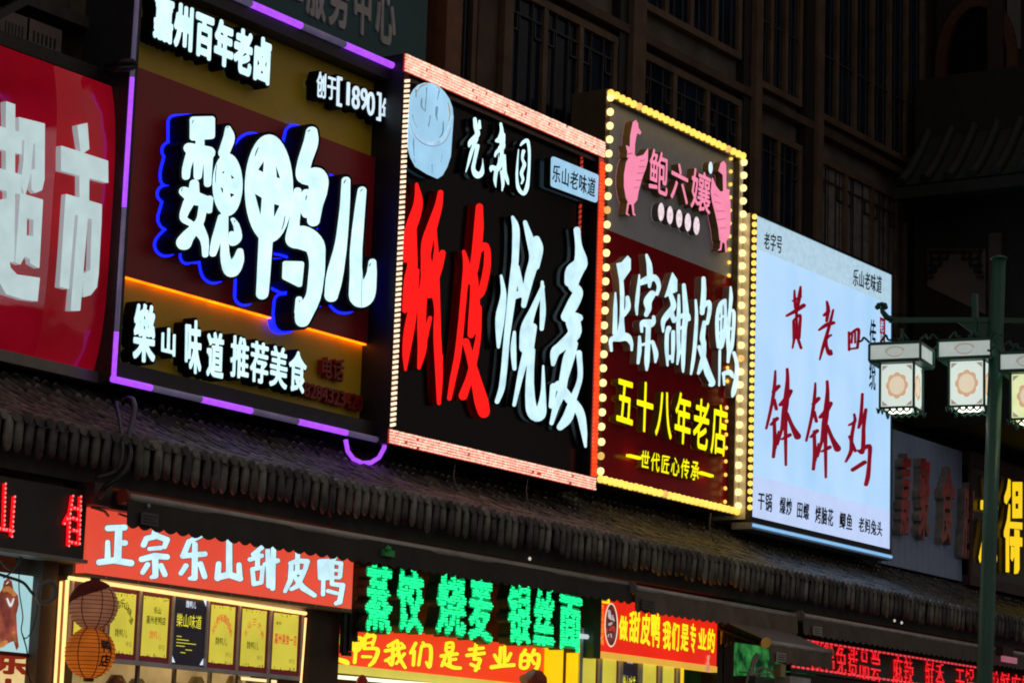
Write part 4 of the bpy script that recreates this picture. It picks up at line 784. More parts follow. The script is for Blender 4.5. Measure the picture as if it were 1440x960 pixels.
# ---- backlit orange banner over the first shop
YN = 14.0
bn = thing('orange_banner_sign', 'backlit orange red banner lightbox with blue white brush characters over the menu boards', 'sign', (16.7, YN, 3.3))
X0, X1, Z0, Z1 = rectpx((122, 712), (497, 775), (495, 856), (122, 805), YN)
board(bn, X0, X1, Z0, Z1, YN, glow('banner_orange', (226, 76, 55), 1.0, base=(.4, .1, .06), noise=.05, nscale=1.5), 'face', .16)
MB().box(X0, X1, YN-.006, YN+.17, Z0-.035, Z0-.002).build('bottom_edge', mat('brown_edge', (0.3, 0.18, 0.1), rough=.4), bn)
for k in range(9): MB().lathe((X0+(X1-X0)*(k+.6)/9, YN-.012, Z0-.02), [(.001, -.012), (.012, 0), (.001, .012)], 6).build('screw_cap', alu, bn)
MB().box(X0+.08, X0+.6, YN-.1, YN-.01, Z1+.0, Z1+.1).build('hanging_bracket', mat('brown_bracket', (.16, .09, .09), rough=.4), bn)
ol = mat('dark_outline', (.05, .03, .06), rough=.5)
BR = [  # brush strokes of the seven characters, read off an enlarged view
 [[(152, 188, 13), (235, 184, 13)], [(206, 195, 15), (200, 345, 16)], [(205, 262, 11), (238, 262, 12)], [(150, 258, 9), (150, 345, 12)], [(108, 360, 13), (180, 350, 13), (268, 364, 14)]],
 [[(393, 188, 11), (388, 215, 13)], [(345, 243, 11), (332, 272, 12)], [(345, 240, 11), (400, 227, 12), (450, 246, 12), (438, 282, 9)], [(362, 292, 8), (418, 287, 9)], [(322, 345, 12), (390, 327, 13), (450, 333, 12)], [(391, 335, 13), (392, 428, 12), (372, 436, 7)], [(352, 372, 11), (327, 412, 9)], [(420, 377, 11), (440, 422, 11)]],
 [[(618, 226, 11), (562, 256, 9)], [(562, 256, 11), (532, 328, 12)], [(530, 328, 11), (642, 318, 11)], [(592, 270, 11), (590, 438, 13), (566, 442, 7)], [(546, 378, 11), (521, 416, 9)], [(620, 368, 11), (641, 432, 11)]],
 [[(765, 242, 12), (765, 420, 13)], [(712, 368, 11), (706, 440, 13)], [(706, 437, 13), (765, 422, 14), (820, 442, 13)], [(815, 372, 10), (818, 440, 12)]],
 [[(930, 286, 9), (886, 320, 8)], [(870, 346, 9), (930, 327, 9)], [(910, 310, 9), (908, 390, 9)], [(882, 395, 8), (890, 470, 9), (928, 462, 8), (935, 386, 8), (882, 395, 8)], [(960, 300, 9), (965, 480, 9)], [(990, 282, 10), (985, 492, 10)], [(945, 370, 8), (1010, 352, 10)], [(962, 416, 7), (985, 413, 7)], [(962, 474, 8), (985, 474, 8)]],
 [[(1112, 306, 9), (1110, 400, 9)], [(1076, 366, 9), (1110, 352, 9), (1160, 356, 11), (1150, 395, 9)], [(1080, 366, 9), (1075, 450, 10), (1048, 507, 7)], [(1095, 415, 8), (1145, 406, 9), (1110, 480, 10), (1080, 496, 7)], [(1095, 430, 8), (1140, 490, 13), (1197, 527, 9)]],
 [[(1222, 355, 8), (1225, 440, 8), (1265, 440, 8), (1268, 352, 8), (1222, 355, 8)], [(1222, 396, 6), (1265, 394, 6)], [(1245, 352, 7), (1240, 522, 8)], [(1302, 330, 8), (1286, 360, 8)], [(1286, 360, 8), (1285, 470, 8)], [(1286, 360, 7), (1332, 366, 8), (1326, 432, 8)], [(1287, 400, 5), (1322, 402, 5)], [(1287, 436, 6), (1322, 438, 6)], [(1285, 470, 8), (1340, 476, 10), (1325, 560, 11), (1306, 568, 8)], [(1266, 505, 8), (1310, 517, 7)]]]
for st in BR:
    q = drawn((110, 690), 3.6, S=st, step=.3, grow=.75, sm=False); t = MB(); glyph_mesh(t, q, onplane(YN-.01), YN-.01, YN-.006, 0, .12, 0, 0); glyph_mesh(t, q, onplane(YN-.005), YN-.005, YN-.001, .8, .15, 1, 1); t.build('letter', [white_cool, ol], bn)
glint = mat('painted_glint', (.85, .87, .92), rough=.15, metal=.6)  # bars shaped as a reflected glint, pale colour in place of the light
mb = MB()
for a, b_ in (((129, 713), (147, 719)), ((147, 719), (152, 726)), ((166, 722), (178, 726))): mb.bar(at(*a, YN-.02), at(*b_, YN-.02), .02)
mb.build('glint_bars', glint, bn)

# ---- menu boards with warm light tubes
YM = 14.12
mn = thing('menu_board', 'white framed lit menu board of six yellow and black panels under the orange banner', 'menu board', (17, YM, 2.7))
warm = glow('warm_tube', (255, 203, 125), 1.6, base=(.6, .5, .4), noise=.05); warmdeep = mat('warm_wood', (.35, .16, .06), rough=.5)
x_of = lambda px, py: xat(px, py, YM)
zt_, zb_ = (zat(197, 829, YM)+zat(428, 857, YM))/2, (zat(190, 929, YM)+zat(418, 950, YM))/2
xs = [x_of(99, 850), x_of(149, 880), x_of(194, 880), x_of(241, 880), x_of(290, 885), x_of(334, 890), x_of(378, 900), x_of(423, 905)]
fr = MB(); tt = .02
fr.box(xs[0], xs[-1]+.02, YM-.02, YM+.03, zt_, zt_+.03); fr.box(xs[0], xs[-1]+.02, YM-.02, YM+.03, zb_-.035, zb_)
for x in xs: fr.box(x-tt/2, x+tt/2, YM-.02, YM+.03, zb_+.002, zt_-.002)
fr.build('frame', mat('white_menu_frame', (0.8, 0.82, 0.88), rough=.4), mn)
pyel = glow('menu_yellow', (205, 192, 62), .95, base=(.4, .38, .1), noise=.1, nscale=3); pmar = glow('menu_maroon', (74, 16, 24), .9, base=(.1, .01, .02)); pblk = mat('menu_black', (.015, .013, .02), rough=.3, emit=(.008, .007, .012), es=1)
tk = mat('menu_ink', (.02, .02, .01), rough=.6); trd = glow('menu_red_ink', (205, 60, 25), .9); tyl = glow('menu_yellow_ink', (235, 225, 40), 1); twh = glow('menu_white_ink', (225, 235, 255), 1)
def subtext(parent, s, xa, xb, z0, z1, m, y, bold=.02, vert=False, fit=False):
    n = len(s); mb = MB()
    for i, ch in enumerate(s):
        if ch == ' ': continue
        g_, bb = font_glyph(ch)
        if vert: mp = lambda u, v: (xa+(xb-xa)*u, z1-(z1-z0)*(i+1-v)/n)
        else: mp = lambda u, v: (xa+(xb-xa)*(i+u)/n, z0+(z1-z0)*v)
        glyph_mesh(mb, g_, mp, y, None, bold, .012)
    return mb.build('lettering', m, parent)
def arctext(parent, s, cx, cz, rx, rz, h, wd, m, y, span=2.6):
    n = len(s); mb = MB()
    for i, ch in enumerate(s):
        g_, bb = font_glyph(ch); th = math.pi/2+span/2-span*(i/(n-1)); ox, oz = cx+rx*math.cos(th), cz+rz*math.sin(th); tl = th-math.pi/2
        def mp(u, v): a, b = (u-.5)*wd, (v-.5)*h; return (ox+a*math.cos(tl*.6)-b*math.sin(tl*.6)*.5, oz+a*math.sin(tl*.6)+b*math.cos(tl*.6))
        glyph_mesh(mb, g_, mp, y, None, .015, .015)
    return mb.build('lettering', m, parent)
def menu_panel(parent, xa, xb, z0, z1, y, kind):
    w_, h_ = xb-xa, z1-z0
    p_ = MB().box(xa, xb, y, y+.02, z0, z1).build('menu_panel', pblk if kind == 'black' else pmar, parent)
    X = lambda u: xa+w_*u; Z = lambda v: z0+h_*v
    if kind == 'black':
        subtext(p_, '魏鸭儿', X(.36), X(.66), Z(.82), Z(.93), twh, y-.006, .01)
        subtext(p_, '樂山味道', X(.1), X(.86), Z(.53), Z(.74), tyl, y-.006, .0)
        k = MB()
        for i in range(6): k.box(X(.14 if i < 4 else .42), X(.28+.11*((i*7) % 5)), y-.006, y-.004, Z(.40-.045*i), Z(.409-.045*i))
        k.build('print_line', tyl, p_)
        c_ = MB()
        for u, v, du, dv in ((.03, .03, .1, .1), (.97, .03, -.1, .1), (.97, .97, -.1, -.1)):
            b = c_.add([(X(u), y-.005, Z(v)), (X(u+du), y-.005, Z(v)), (X(u), y-.005, Z(v+dv))]); c_.face((b, b+1, b+2))
        c_.build('corner_flash', twh, p_); return
    s_ = MB(); n = 16     # parchment with torn edges
    top = [(X(.1+.8*i/n), Z(.92-.012*random.random())) for i in range(n+1)]; bot = [(X(.9-.8*i/n), Z(.075+.012*random.random())) for i in range(n+1)]
    s_.prism(top+bot, y-.004, y-.001); s_.build('parchment', pyel, p_)
    k = MB()
    for i in range(14):
        u = .12+.76*random.random(); v = .9 if i % 2 else .085; l_ = .012+.03*random.random()
        k.box(X(u), X(u+.012), y-.0055, y-.0045, Z(v-(l_ if i % 2 else 0)), Z(v+(0 if i % 2 else l_)))
    k.build('scorch_mark', mat('scorch_brown', (.12, .08, .01), rough=.7), p_)
    if kind == 'arc':
        arctext(p_, '乐山老味道甜皮鸭', X(.48), Z(.47), w_*.3, h_*.27, .075, .055, trd, y-.007); subtext(p_, '魏鸭儿', X(.27), X(.67), Z(.34), Z(.46), tk, y-.007, .0)
    elif kind == 'arc5':
        arctext(p_, '乐山三大鸭', X(.5), Z(.5), w_*.28, h_*.24, .07, .06, trd, y-.007); subtext(p_, '魏鸭儿', X(.27), X(.67), Z(.33), Z(.45), tk, y-.007, .0)
    elif kind == 'black_arc':
        arctext(p_, '老鸭店乐山味道', X(.45), Z(.47), w_*.33, h_*.3, .075, .06, tk, y-.007); subtext(p_, '魏鸭儿', X(.25), X(.67), Z(.3), Z(.42), tk, y-.007, .0)
    elif kind == 'block':
        subtext(p_, '乐山', X(.42), X(.66), Z(.68), Z(.78), tk, y-.007, .02); subtext(p_, '嘉州老鸭店', X(.2), X(.82), Z(.53), Z(.65), tk, y-.007, .015); subtext(p_, '魏鸭儿', X(.32), X(.7), Z(.32), Z(.45), trd, y-.007, .0)
    elif kind == 'line':
        subtext(p_, '推荐', X(.16), X(.34), Z(.74), Z(.79), tk, y-.007, .0); subtext(p_, '嘉州美食一店', X(.13), X(.87), Z(.45), Z(.62), trd, y-.007, .025)
    elif kind == 'small': subtext(p_, '鸭儿', X(.3), X(.7), Z(.4), Z(.62), tk, y-.007, .0)
    subtext(p_, '鸭', X(.62), X(.84), Z(.17), Z(.26), mat('seal_olive', (.2, .17, .03), emit=(.28, .22, .03), es=1), y-.007, .0)
for i, kd in enumerate(['arc', 'black_arc', 'block', 'black', 'arc', 'arc5', 'line']): menu_panel(mn, xs[i]+tt/2, xs[i+1]-tt/2, zb_, zt_, YM, kd)
def lighttube(label, pts, m, r=.022, nm='light_tube'):
    o = MB().tube([at(*p) for p in pts], r, 8).build(nm, m); return tag(o, label, 'light tube')
lighttube('warm white light tube running along the underside of the orange banner', [(97, 812, 14.06), (430, 862, 14.06)], warm, .016)
lighttube('outer of the two upright warm light tubes beside the paper lanterns', [(86, 817, 14.06), (76, 985, 14.06)], warm, .012)
lighttube('inner of the two upright warm light tubes, nearest the paper lanterns', [(95, 815, 14.06), (85, 985, 14.06)], warm, .015)
lighttube('upright warm light tube at the right end of the menu board', [(430, 868, 14.1), (421, 985, 14.1)], warm, .01)

# ---- shop interiors: lit back room, shelves, glass cabinet
def post(label, px0, px1, py, y, d, m, z0=.12, z1=4.1, name='pillar'):
    a, b_ = xat(px0, py, y), xat(px1, py, y)
    return tag(MB().box(a, b_, y, y+d, z0, z1).build(name, m), label, 'pillar')
post('dark timber pillar between the duck poster and the warm light tubes', 52, 74, 930, 14.1, .3, wood_dark)
post('narrow glowing timber jamb between the two upright light tubes', 78, 87, 930, 14.09, .06, warmdeep, 1, zat(86, 815, 14.1))
post('dark timber pillar at the right end of the menu board', 434, 476, 930, 14.12, .35, wood_dark)
post('grey corner post at the left end of the orange banner', 105, 121, 760, 14.1, .25, mat('grey_post', (.16, .15, .13), rough=.6), 3.3)
room = mat('warm_shop_wall', (.6, .5, .36), rough=.7, noise=.2, nscale=1.5)
x0, x1 = xat(95, 940, 15.4), xat(436, 940, 14.6)
ic = thing('shop_cabinet', 'lit glass and steel serving cabinet inside the first shop below the menu board', 'cabinet', (16.8, 14.6, .12))
steel = mat('steel_cabinet', (.5, .5, .47), rough=.3, metal=.7)
MB().box(x0, x1, 14.6, 15.3, .12, 1.9).build('counter', steel, ic)
q = MB(); [q.box(x0+(x1-x0)*u, x0+(x1-x0)*u+.03, 14.6, 14.63, 1.9, 2.75) for u in (0, .2, .4, .55, .75, .985)]; q.box(x0, x1, 14.6, 14.63, 2.5, 2.53); q.build('frame', steel, ic)
shelf = glow('shelf_light', (255, 226, 160), 1.2)
for u, v, z_ in ((.05, .3, 2.72), (.36, .62, 2.7), (.7, .95, 2.66)): MB().box(x0+(x1-x0)*u, x0+(x1-x0)*v, 14.8, 14.83, z_, z_+.025).build('shelf_lamp', shelf, ic)
for i in range(9):
    cx = x0+(x1-x0)*(i+.5)/9; h = random.uniform(.12, .3); q = MB()
    q.lathe((cx, 14.95, 2.42), [(.001, 0), (.09, 0), (.1, h*.6), (.05, h), (.001, h)], 10)
    q.build('jar', mat('jar_glass', (.45, .42, .25), rough=.2, noise=.4), ic)
q = MB().box(x0, x1, 15.3, 15.34, 1.9, 3.3); q.build('back_panel', glow('lit_back_panel', (170, 146, 92), .8, base=(.5, .45, .3), noise=.35, nscale=2.2), ic)

# ---- paper lanterns
def lantern(label, px, py, y, rp, body, dark=None, txt=None):
    c = at(px, py, y); r_ = rp/FPX*np.linalg.norm(c-CC)
    t = thing('paper_lantern', label, 'lantern', tuple(c), 'paper lanterns by the menu board'); m_ = MB(); prof = []; n = 44
    for i in range(n+1):
        th = math.pi*(.06+.88*i/n); rr = r_*math.sin(th)*(1+.022*math.cos(i*math.pi)); prof.append((rr, -r_*math.cos(th)*1.02))
    m_.lathe(tuple(c), prof, 28); m_.build('shade', body, t)
    k = MB(); k.lathe((c[0], c[1], c[2]+r_*.98), [(r_*.2, -.02), (r_*.22, .0), (r_*.2, .03), (.001, .03)], 14); k.lathe((c[0], c[1], c[2]-r_*.98), [(r_*.2, .02), (r_*.22, 0), (r_*.2, -.03), (.001, -.03)], 14); k.build('rim', wood_dark, t)
    k = MB()
    for i in range(1, 16):
        th = math.pi*(.06+.88*i/16); rr = r_*math.sin(th)*1.022; k.tube([(c[0]+rr*math.cos(q_), c[1]+rr*math.sin(q_), c[2]-r_*math.cos(th)*1.02) for q_ in np.linspace(0, 2*math.pi, 25)], .0026, 4, cap=False)
    k.build('bamboo_rib', mat('rib_brown', (.14, .05, .02), rough=.8), t)
    k = MB(); dv = Vector(CC-c).normalized()
    for az in (-.5, .35, .95):
        pts = []
        for i in range(13):
            th = math.pi*(.1+.8*i/12); base = math.atan2(dv.y, dv.x)+az; pts.append((c[0]+r_*1.02*math.sin(th)*math.cos(base), c[1]+r_*1.02*math.sin(th)*math.sin(base), c[2]-r_*1.03*math.cos(th)))
        k.tube(pts, .004, 5)
    k.build('cord', mat('lantern_cord', (.22, .05, .02), rough=.8), t)
    if dark:   # a red cloth draped over the top of the shade, lower at the left
        k = MB(); k.smooth = True; rows = []
        base = math.atan2(dv.y, dv.x)
        for i in range(9):
            row_ = []
            for j in range(29):
                az = -1.7+3.4*j/28; end = .30+.19*(-az)/1.7*1.0; th = math.pi*(1-(.05+(end-.0)*i/8)); row_.append((c[0]+r_*1.05*math.sin(th)*math.cos(base+az), c[1]+r_*1.05*math.sin(th)*math.sin(base+az), c[2]-r_*1.06*math.cos(th)))
            rows.append(k.add(row_))
        for i in range(8):
            for j in range(28): k.face((rows[i]+j, rows[i]+j+1, rows[i+1]+j+1, rows[i+1]+j))
        k.build('red_cloth', dark, t)
    if txt:
        base = math.atan2(dv.y, dv.x)
        for n_, (ch, v0, v1) in enumerate(txt):
            k = MB(); g_, bb = font_glyph(ch); q_ = MB(); glyph_mesh(q_, g_, lambda u, v: (u, v), 0, None, .04, .01)
            k.f, k.m, k.sm = q_.f, q_.m, q_.sm
            for (u, _, v) in q_.v:
                az = base+.42+.5*u; sv = v0+(v1-v0)*v; th = math.acos(max(-1, min(1, -sv))); k.v.append((c[0]+r_*1.03*math.sin(th)*math.cos(az), c[1]+r_*1.03*math.sin(th)*math.sin(az), c[2]+r_*1.03*sv))
            k.build('painted_character', mat('lantern_ink', (.04, .01, .005)), t)
    return c, r_
lp_b = mat('tan_lantern_paper', (.4, .17, .09), rough=.8, emit=(.16, .062, .034), es=1, noise=.25, nscale=4)
lp_o = mat('orange_lantern_paper', (.5, .13, .015), rough=.8, emit=(.34, .075, .006), es=1, noise=.25, nscale=3)
c1, r1 = lantern('upper round paper lantern, tan with a dark red cloth over its top', 131.7, 851, 13.84, 33.4, lp_b, mat('dark_red_cloth', (.16, .02, .018), rough=.9, noise=.3))
c2, r2 = lantern('lower round paper lantern, glowing orange with dark painted characters', 126.8, 917.5, 13.84, 34.4, lp_o, None, (('鸭', .02, .5), ('店', -.55, -.05)))

# ---- far left: red dot sign, duck poster, cream sign, cables
YL2 = 13.95
ls = thing('red_dot_sign', 'black box sign with red dotted characters under the eave at the far left', 'sign', (14, YL2, 3.4))
X0, X1 = xat(120, 740, YL2)-3.2, xat(120, 740, YL2); Z1 = zat(123, 690, YL2); Z0 = (zat(0, 770, YL2)+zat(103, 784, YL2))/2
board(ls, X0, X1, Z0, Z1, YL2, mat('charcoal_panel', (.03, .029, .032), rough=.45, noise=.15), 'panel', .2)
MB().box(X0, X1+.02, YL2-.03, YL2+.2, Z0-.03, Z0-.002).build('bottom_trim', mat('grey_strip', (.3, .29, .28), rough=.4, metal=.4), ls)
led_r = glow('led_red', (255, 12, 22), 1.25, base=(.4, .02, .02), noise=.2, nscale=30); led_core = glow('led_red_core', (255, 120, 120), 1.4)
def ledline(parent, segs, y, r_=.016, pitch=.034):
    for a, b_ in segs:
        t = MB(); dq = MB(); A, B = Vector(at(*a, y)), Vector(at(*b_, y)); t.tube([A, B], r_, 6); L_ = (B-A).length; n = max(2, int(L_/pitch))
        for i in range(n+1):
            p_ = A+(B-A)*i/n; dq.box(p_.x-.006, p_.x+.006, y-r_-.004, y-r_+.004, p_.z-.008, p_.z+.008)
        o = t.build('led_stroke', led_r, parent); dq.build('led_dot', led_core, o)['kind'] = 'stuff'
ledline(ls, [((6, 680), (4, 744)), ((19, 698), (15, 754)), ((-12, 741), (17, 746)), ((-10, 690), (-12, 745))], YL2-.015)
ledline(ls, [((101, 697), (97, 722)), ((97, 722), (89, 736)), ((97, 722), (95, 767)), ((112, 698), (110, 764)), ((103, 714), (112, 716)), ((101, 728), (111, 731)), ((102, 745), (110, 747)), ((99, 762), (110, 764))], YL2-.015)
YP = 14.2
po = thing('duck_poster', 'lit pale blue poster of a roast duck at the lower left', 'poster', (14.3, YP, 2.7))
X1 = xat(53, 860, YP); X0 = X1-1.5; Z0, Z1 = zat(50, 919, YP), zat(55, 811, YP)
board(po, X0, X1, Z0, Z1, YP, glow('poster_cyan', (166, 212, 216), .95, base=(.4, .4, .4), noise=.05), 'face', .05)
MB().box(X0, X1, YP-.01, YP+.05, Z0-.03, Z0-.002).build('poster_edge', mat('dark_red_edge', (.2, .02, .02)), po)
of_, sc_ = (0, 770), 5.05
q = drawn(of_, sc_, P=[[(-60, 330), (0, 320), (20, 290), (32, 235), (55, 218), (80, 235), (92, 300), (125, 340), (130, 400), (112, 470), (115, 540), (118, 600), (130, 700), (118, 720), (98, 655), (60, 670), (20, 700), (-60, 720)]], rnd=4, step=.5)
t = MB(); glyph_mesh(t, q, onplane(YP-.006), YP-.006, None); pd = t.build('duck_print', glow('roast_red', (140, 58, 36), .95, noise=.5, nscale=9), po)
for one in ([(30, 300, 14), (60, 290, 20), (100, 330, 14)], [(100, 600, 12), (110, 660, 8)], [(0, 690, 20), (40, 670, 16)]): flat(pd, 'golden_skin', of_, sc_, [one], YP-.01, glow('roast_gold', (200, 125, 60), .95, noise=.4, nscale=10), .5)
flat(pd, 'white_patch', of_, sc_, [[(52, 360, 6), (75, 410, 8), (98, 360, 5)], [(45, 255, 3), (60, 240, 3)]], YP-.012, glow('print_white', (220, 225, 225), 1), .5)
flat(pd, 'dark_skin', of_, sc_, [[(60, 440, 14), (45, 520, 18), (60, 600, 8)], [(10, 360, 10), (5, 430, 8)]], YP-.011, glow('roast_dark', (112, 34, 34), .95, noise=.4, nscale=10), .5)
cs = thing('cream_sign', 'lit cream board with big red characters under the duck poster', 'sign', (14.3, YP, 2.3))
board(cs, X0, X1+.03, 1.2, Z0-.04, YP+.02, glow('cream_board', (236, 205, 140), .95, base=(.5, .45, .3), noise=.25, nscale=2), 'face', .05)
rch = mat('brick_red_ink', (.3, .03, .015), rough=.5, emit=(.2, .018, .008), es=1)
for ch, q in zip('乐山', ([(-8, 917), (42, 922), (39, 950), (-10, 945)], [(-12, 951), (36, 955), (34, 990), (-14, 986)])): text(ch, q, YP+.012, [rch, rch], cs, .006, .06, sep=True)
tube_w = glow('pale_warm_bar', (255, 224, 150), 1.3)
def cable(label, pts, r_=.012, m=black_metal, y=13.9, nm='cable'):
    P_ = [(*p, y) if len(p) == 2 else p for p in pts]; A = [np.array(at(*p)) for p in P_]; out = []
    for i in range(len(A)-1):
        p0, p1, p2, p3 = A[max(i-1, 0)], A[i], A[i+1], A[min(i+2, len(A)-1)]
        for t in np.linspace(0, 1, 6, endpoint=False): out.append(.5*((2*p1)+(-p0+p2)*t+(2*p0-5*p1+4*p2-p3)*t*t+(-p0+3*p1-3*p2+p3)*t**3))
    out.append(A[-1]); return tag(MB().tube(out, r_, 6).build(nm, m), label, 'cable')
gcab = mat('grey_cable', (.2, .2, .2), rough=.6)
cable('coil of pale grey hose hanging on the timber pillar', [(54, 822), (72, 818), (79, 830), (73, 843), (58, 846), (53, 836), (57, 822), (70, 817), (78, 827), (74, 841), (62, 848)], .02, gcab, 14.02, 'hose_coil')
cable('dark cable sagging across the duck poster towards the hose coil', [(-5, 806), (15, 812), (33, 819), (45, 833), (56, 842)], .012, mat('green_grey_cable', (.06, .09, .09)), 14.1)
cable('thin dark wire looping down over the duck poster', [(27, 800), (27, 830), (32, 865), (30, 885), (35, 897), (44, 888), (50, 868), (53, 850)], .005, black_metal, 14.1)
cable('thin wire running down from the duck poster over the cream board', [(31, 890), (38, 915), (38, 940), (45, 965)], .006, black_metal, 14.1)
cable('pair of loose wires under the black dot sign', [(-5, 780), (12, 800), (28, 790), (32, 776), (20, 800), (5, 812)], .007, gcab, 14.1)
cable('black power cable hanging from the yellow and red sign over the roof tiles', [(172, 566, 14.7), (182, 560, 14.6), (189, 568, 14.3), (187, 590, 14.1), (181, 615, 13.9), (183, 640, 13.7), (176, 660, 13.62), (165, 672, 13.62), (148, 684, 13.66), (140, 698, 13.75)], .024)
cable('second black cable hanging over the tile edge at the left', [(163, 566, 14.7), (168, 590, 14.2), (172, 620, 13.8), (170, 650, 13.62), (160, 664, 13.62), (135, 672, 13.62)], .018)
cable('black strap tied round the corner of the yellow and red sign', [(150, 92, 15.1), (170, 88, 14.86), (186, 87, 14.82), (187, 94, 14.82), (168, 97, 14.86), (150, 99, 15.1)], .03, black_metal, 14.8, 'strap')
MB_ = MB(); MB_.box(xat(115, 700, 13.98), xat(140, 700, 13.98), 13.85, 14.1, zat(130, 712, 13.98), zat(130, 680, 13.98))
tag(MB_.build('junction_box', mat('dark_box', (.06, .04, .045), rough=.5)), 'small dark junction box above the left end of the orange banner', 'box')

for px, y0_, y1_, lab in ((640, 652, 690, 'thin wire hanging between the black signboard and the roof tiles, left of two'), (742, 672, 715, 'thin wire hanging between the black signboard and the roof tiles, right of two'), (1000, 722, 760, 'thin wire hanging below the bulb framed signboard')):
    cable(lab, [(px, y0_, 14.75), (px-2, (y0_+y1_)/2, 14.6), (px+3, y1_, 14.45)], .008, black_metal)
cl_ = MB(); cl_.smooth = True; rws = []
for j in range(9):
    v = j/8; rws.append(cl_.add([at(1013+20*i/10, 862+44*v+2.5*math.sin(i*1.3+v*3), 13.98+.03*math.sin(i*1.9+2*v)) for i in range(11)]))
for j in range(8):
    for i in range(10): cl_.face((rws[j]+i, rws[j]+i+1, rws[j+1]+i+1, rws[j+1]+i))
tag(cl_.build('hanging_cloth', mat('tan_cloth', (.3, .2, .13), rough=.9, noise=.4, nscale=9)), 'crumpled tan cloth hanging beside the right end of the picture banner', 'cloth')

# ---- green dotted letters
gd = mat('green_letter_body', (.01, .09, .05), rough=.5, emit=(.0, .26, .075), es=1); gb = glow('green_led', (26, 240, 140), 1.7, base=(.1, .5, .3), noise=.4, nscale=30)
gds = mat('green_letter_side', (.02, .06, .04), rough=.5)
gs_ = thing('green_dot_letters', 'row of green dotted noodle shop characters hung on a rail below the long awning', 'sign', (20.5, 13.9, 3.2))
YG = 13.92
for ch, q in zip('蒸饺烧麦银丝面', ([(513, 789), (554, 794), (550, 892), (512, 886)], [(558, 793), (596, 799), (595, 892), (556, 888)], [(613, 800), (657, 805), (655, 898), (611, 892)], [(659, 806), (695, 812), (692, 906), (657, 898)], [(714, 816), (748, 820), (746, 909), (712, 905)], [(748, 820), (782, 825), (780, 915), (748, 910)], [(786, 827), (819, 835), (817, 918), (784, 912)])):
    q = [tuple(c) for c in q]; L = text(ch, q, YG, [gd, gds], gs_, .14, .052, sep=True)[0]
    g_, bb = font_glyph(ch); qm = quad_map(q, YG-.006); dots = MB(); st = 1/19
    for iy in range(24):
        for ix in range(13):
            u, v = (ix+.5)/13+random.uniform(-.012, .012), (iy+.5)/24+random.uniform(-.008, .008)
            if g_.sample(u, v) < .03:
                x, z = qm(.03+.94*u, v); dots.box(x-.013, x+.013, YG-.02, YG-.004, z-.0085, z+.0085)
    dots.build('led_dot', gb, L)['kind'] = 'stuff'
x_, z_ = xat(505, 773, 14.1), zat(505, 776, 14.1)
mb = MB(); mb.tube([at(540, 772, 14.0), at(835, 824, 14.0)], .018, 6); mb.build('rail', mat('green_lit_rail', (.05, .25, .1), rough=.4), gs_)
mb = MB(); mb.box(xat(539, 775, 13.64), xat(553, 775, 13.64), 13.62, 13.68, zat(546, 782, 13.64), zat(546, 773, 13.64)); mb.lathe(tuple(at(546, 771, 13.6)), [(.001, -.03), (.028, -.015), (.03, .01), (.001, .03)], 8); cl = mb.build('clamp_plate', mat('green_plate', (0.05, 0.6, 0.15), rough=.4), gs_)

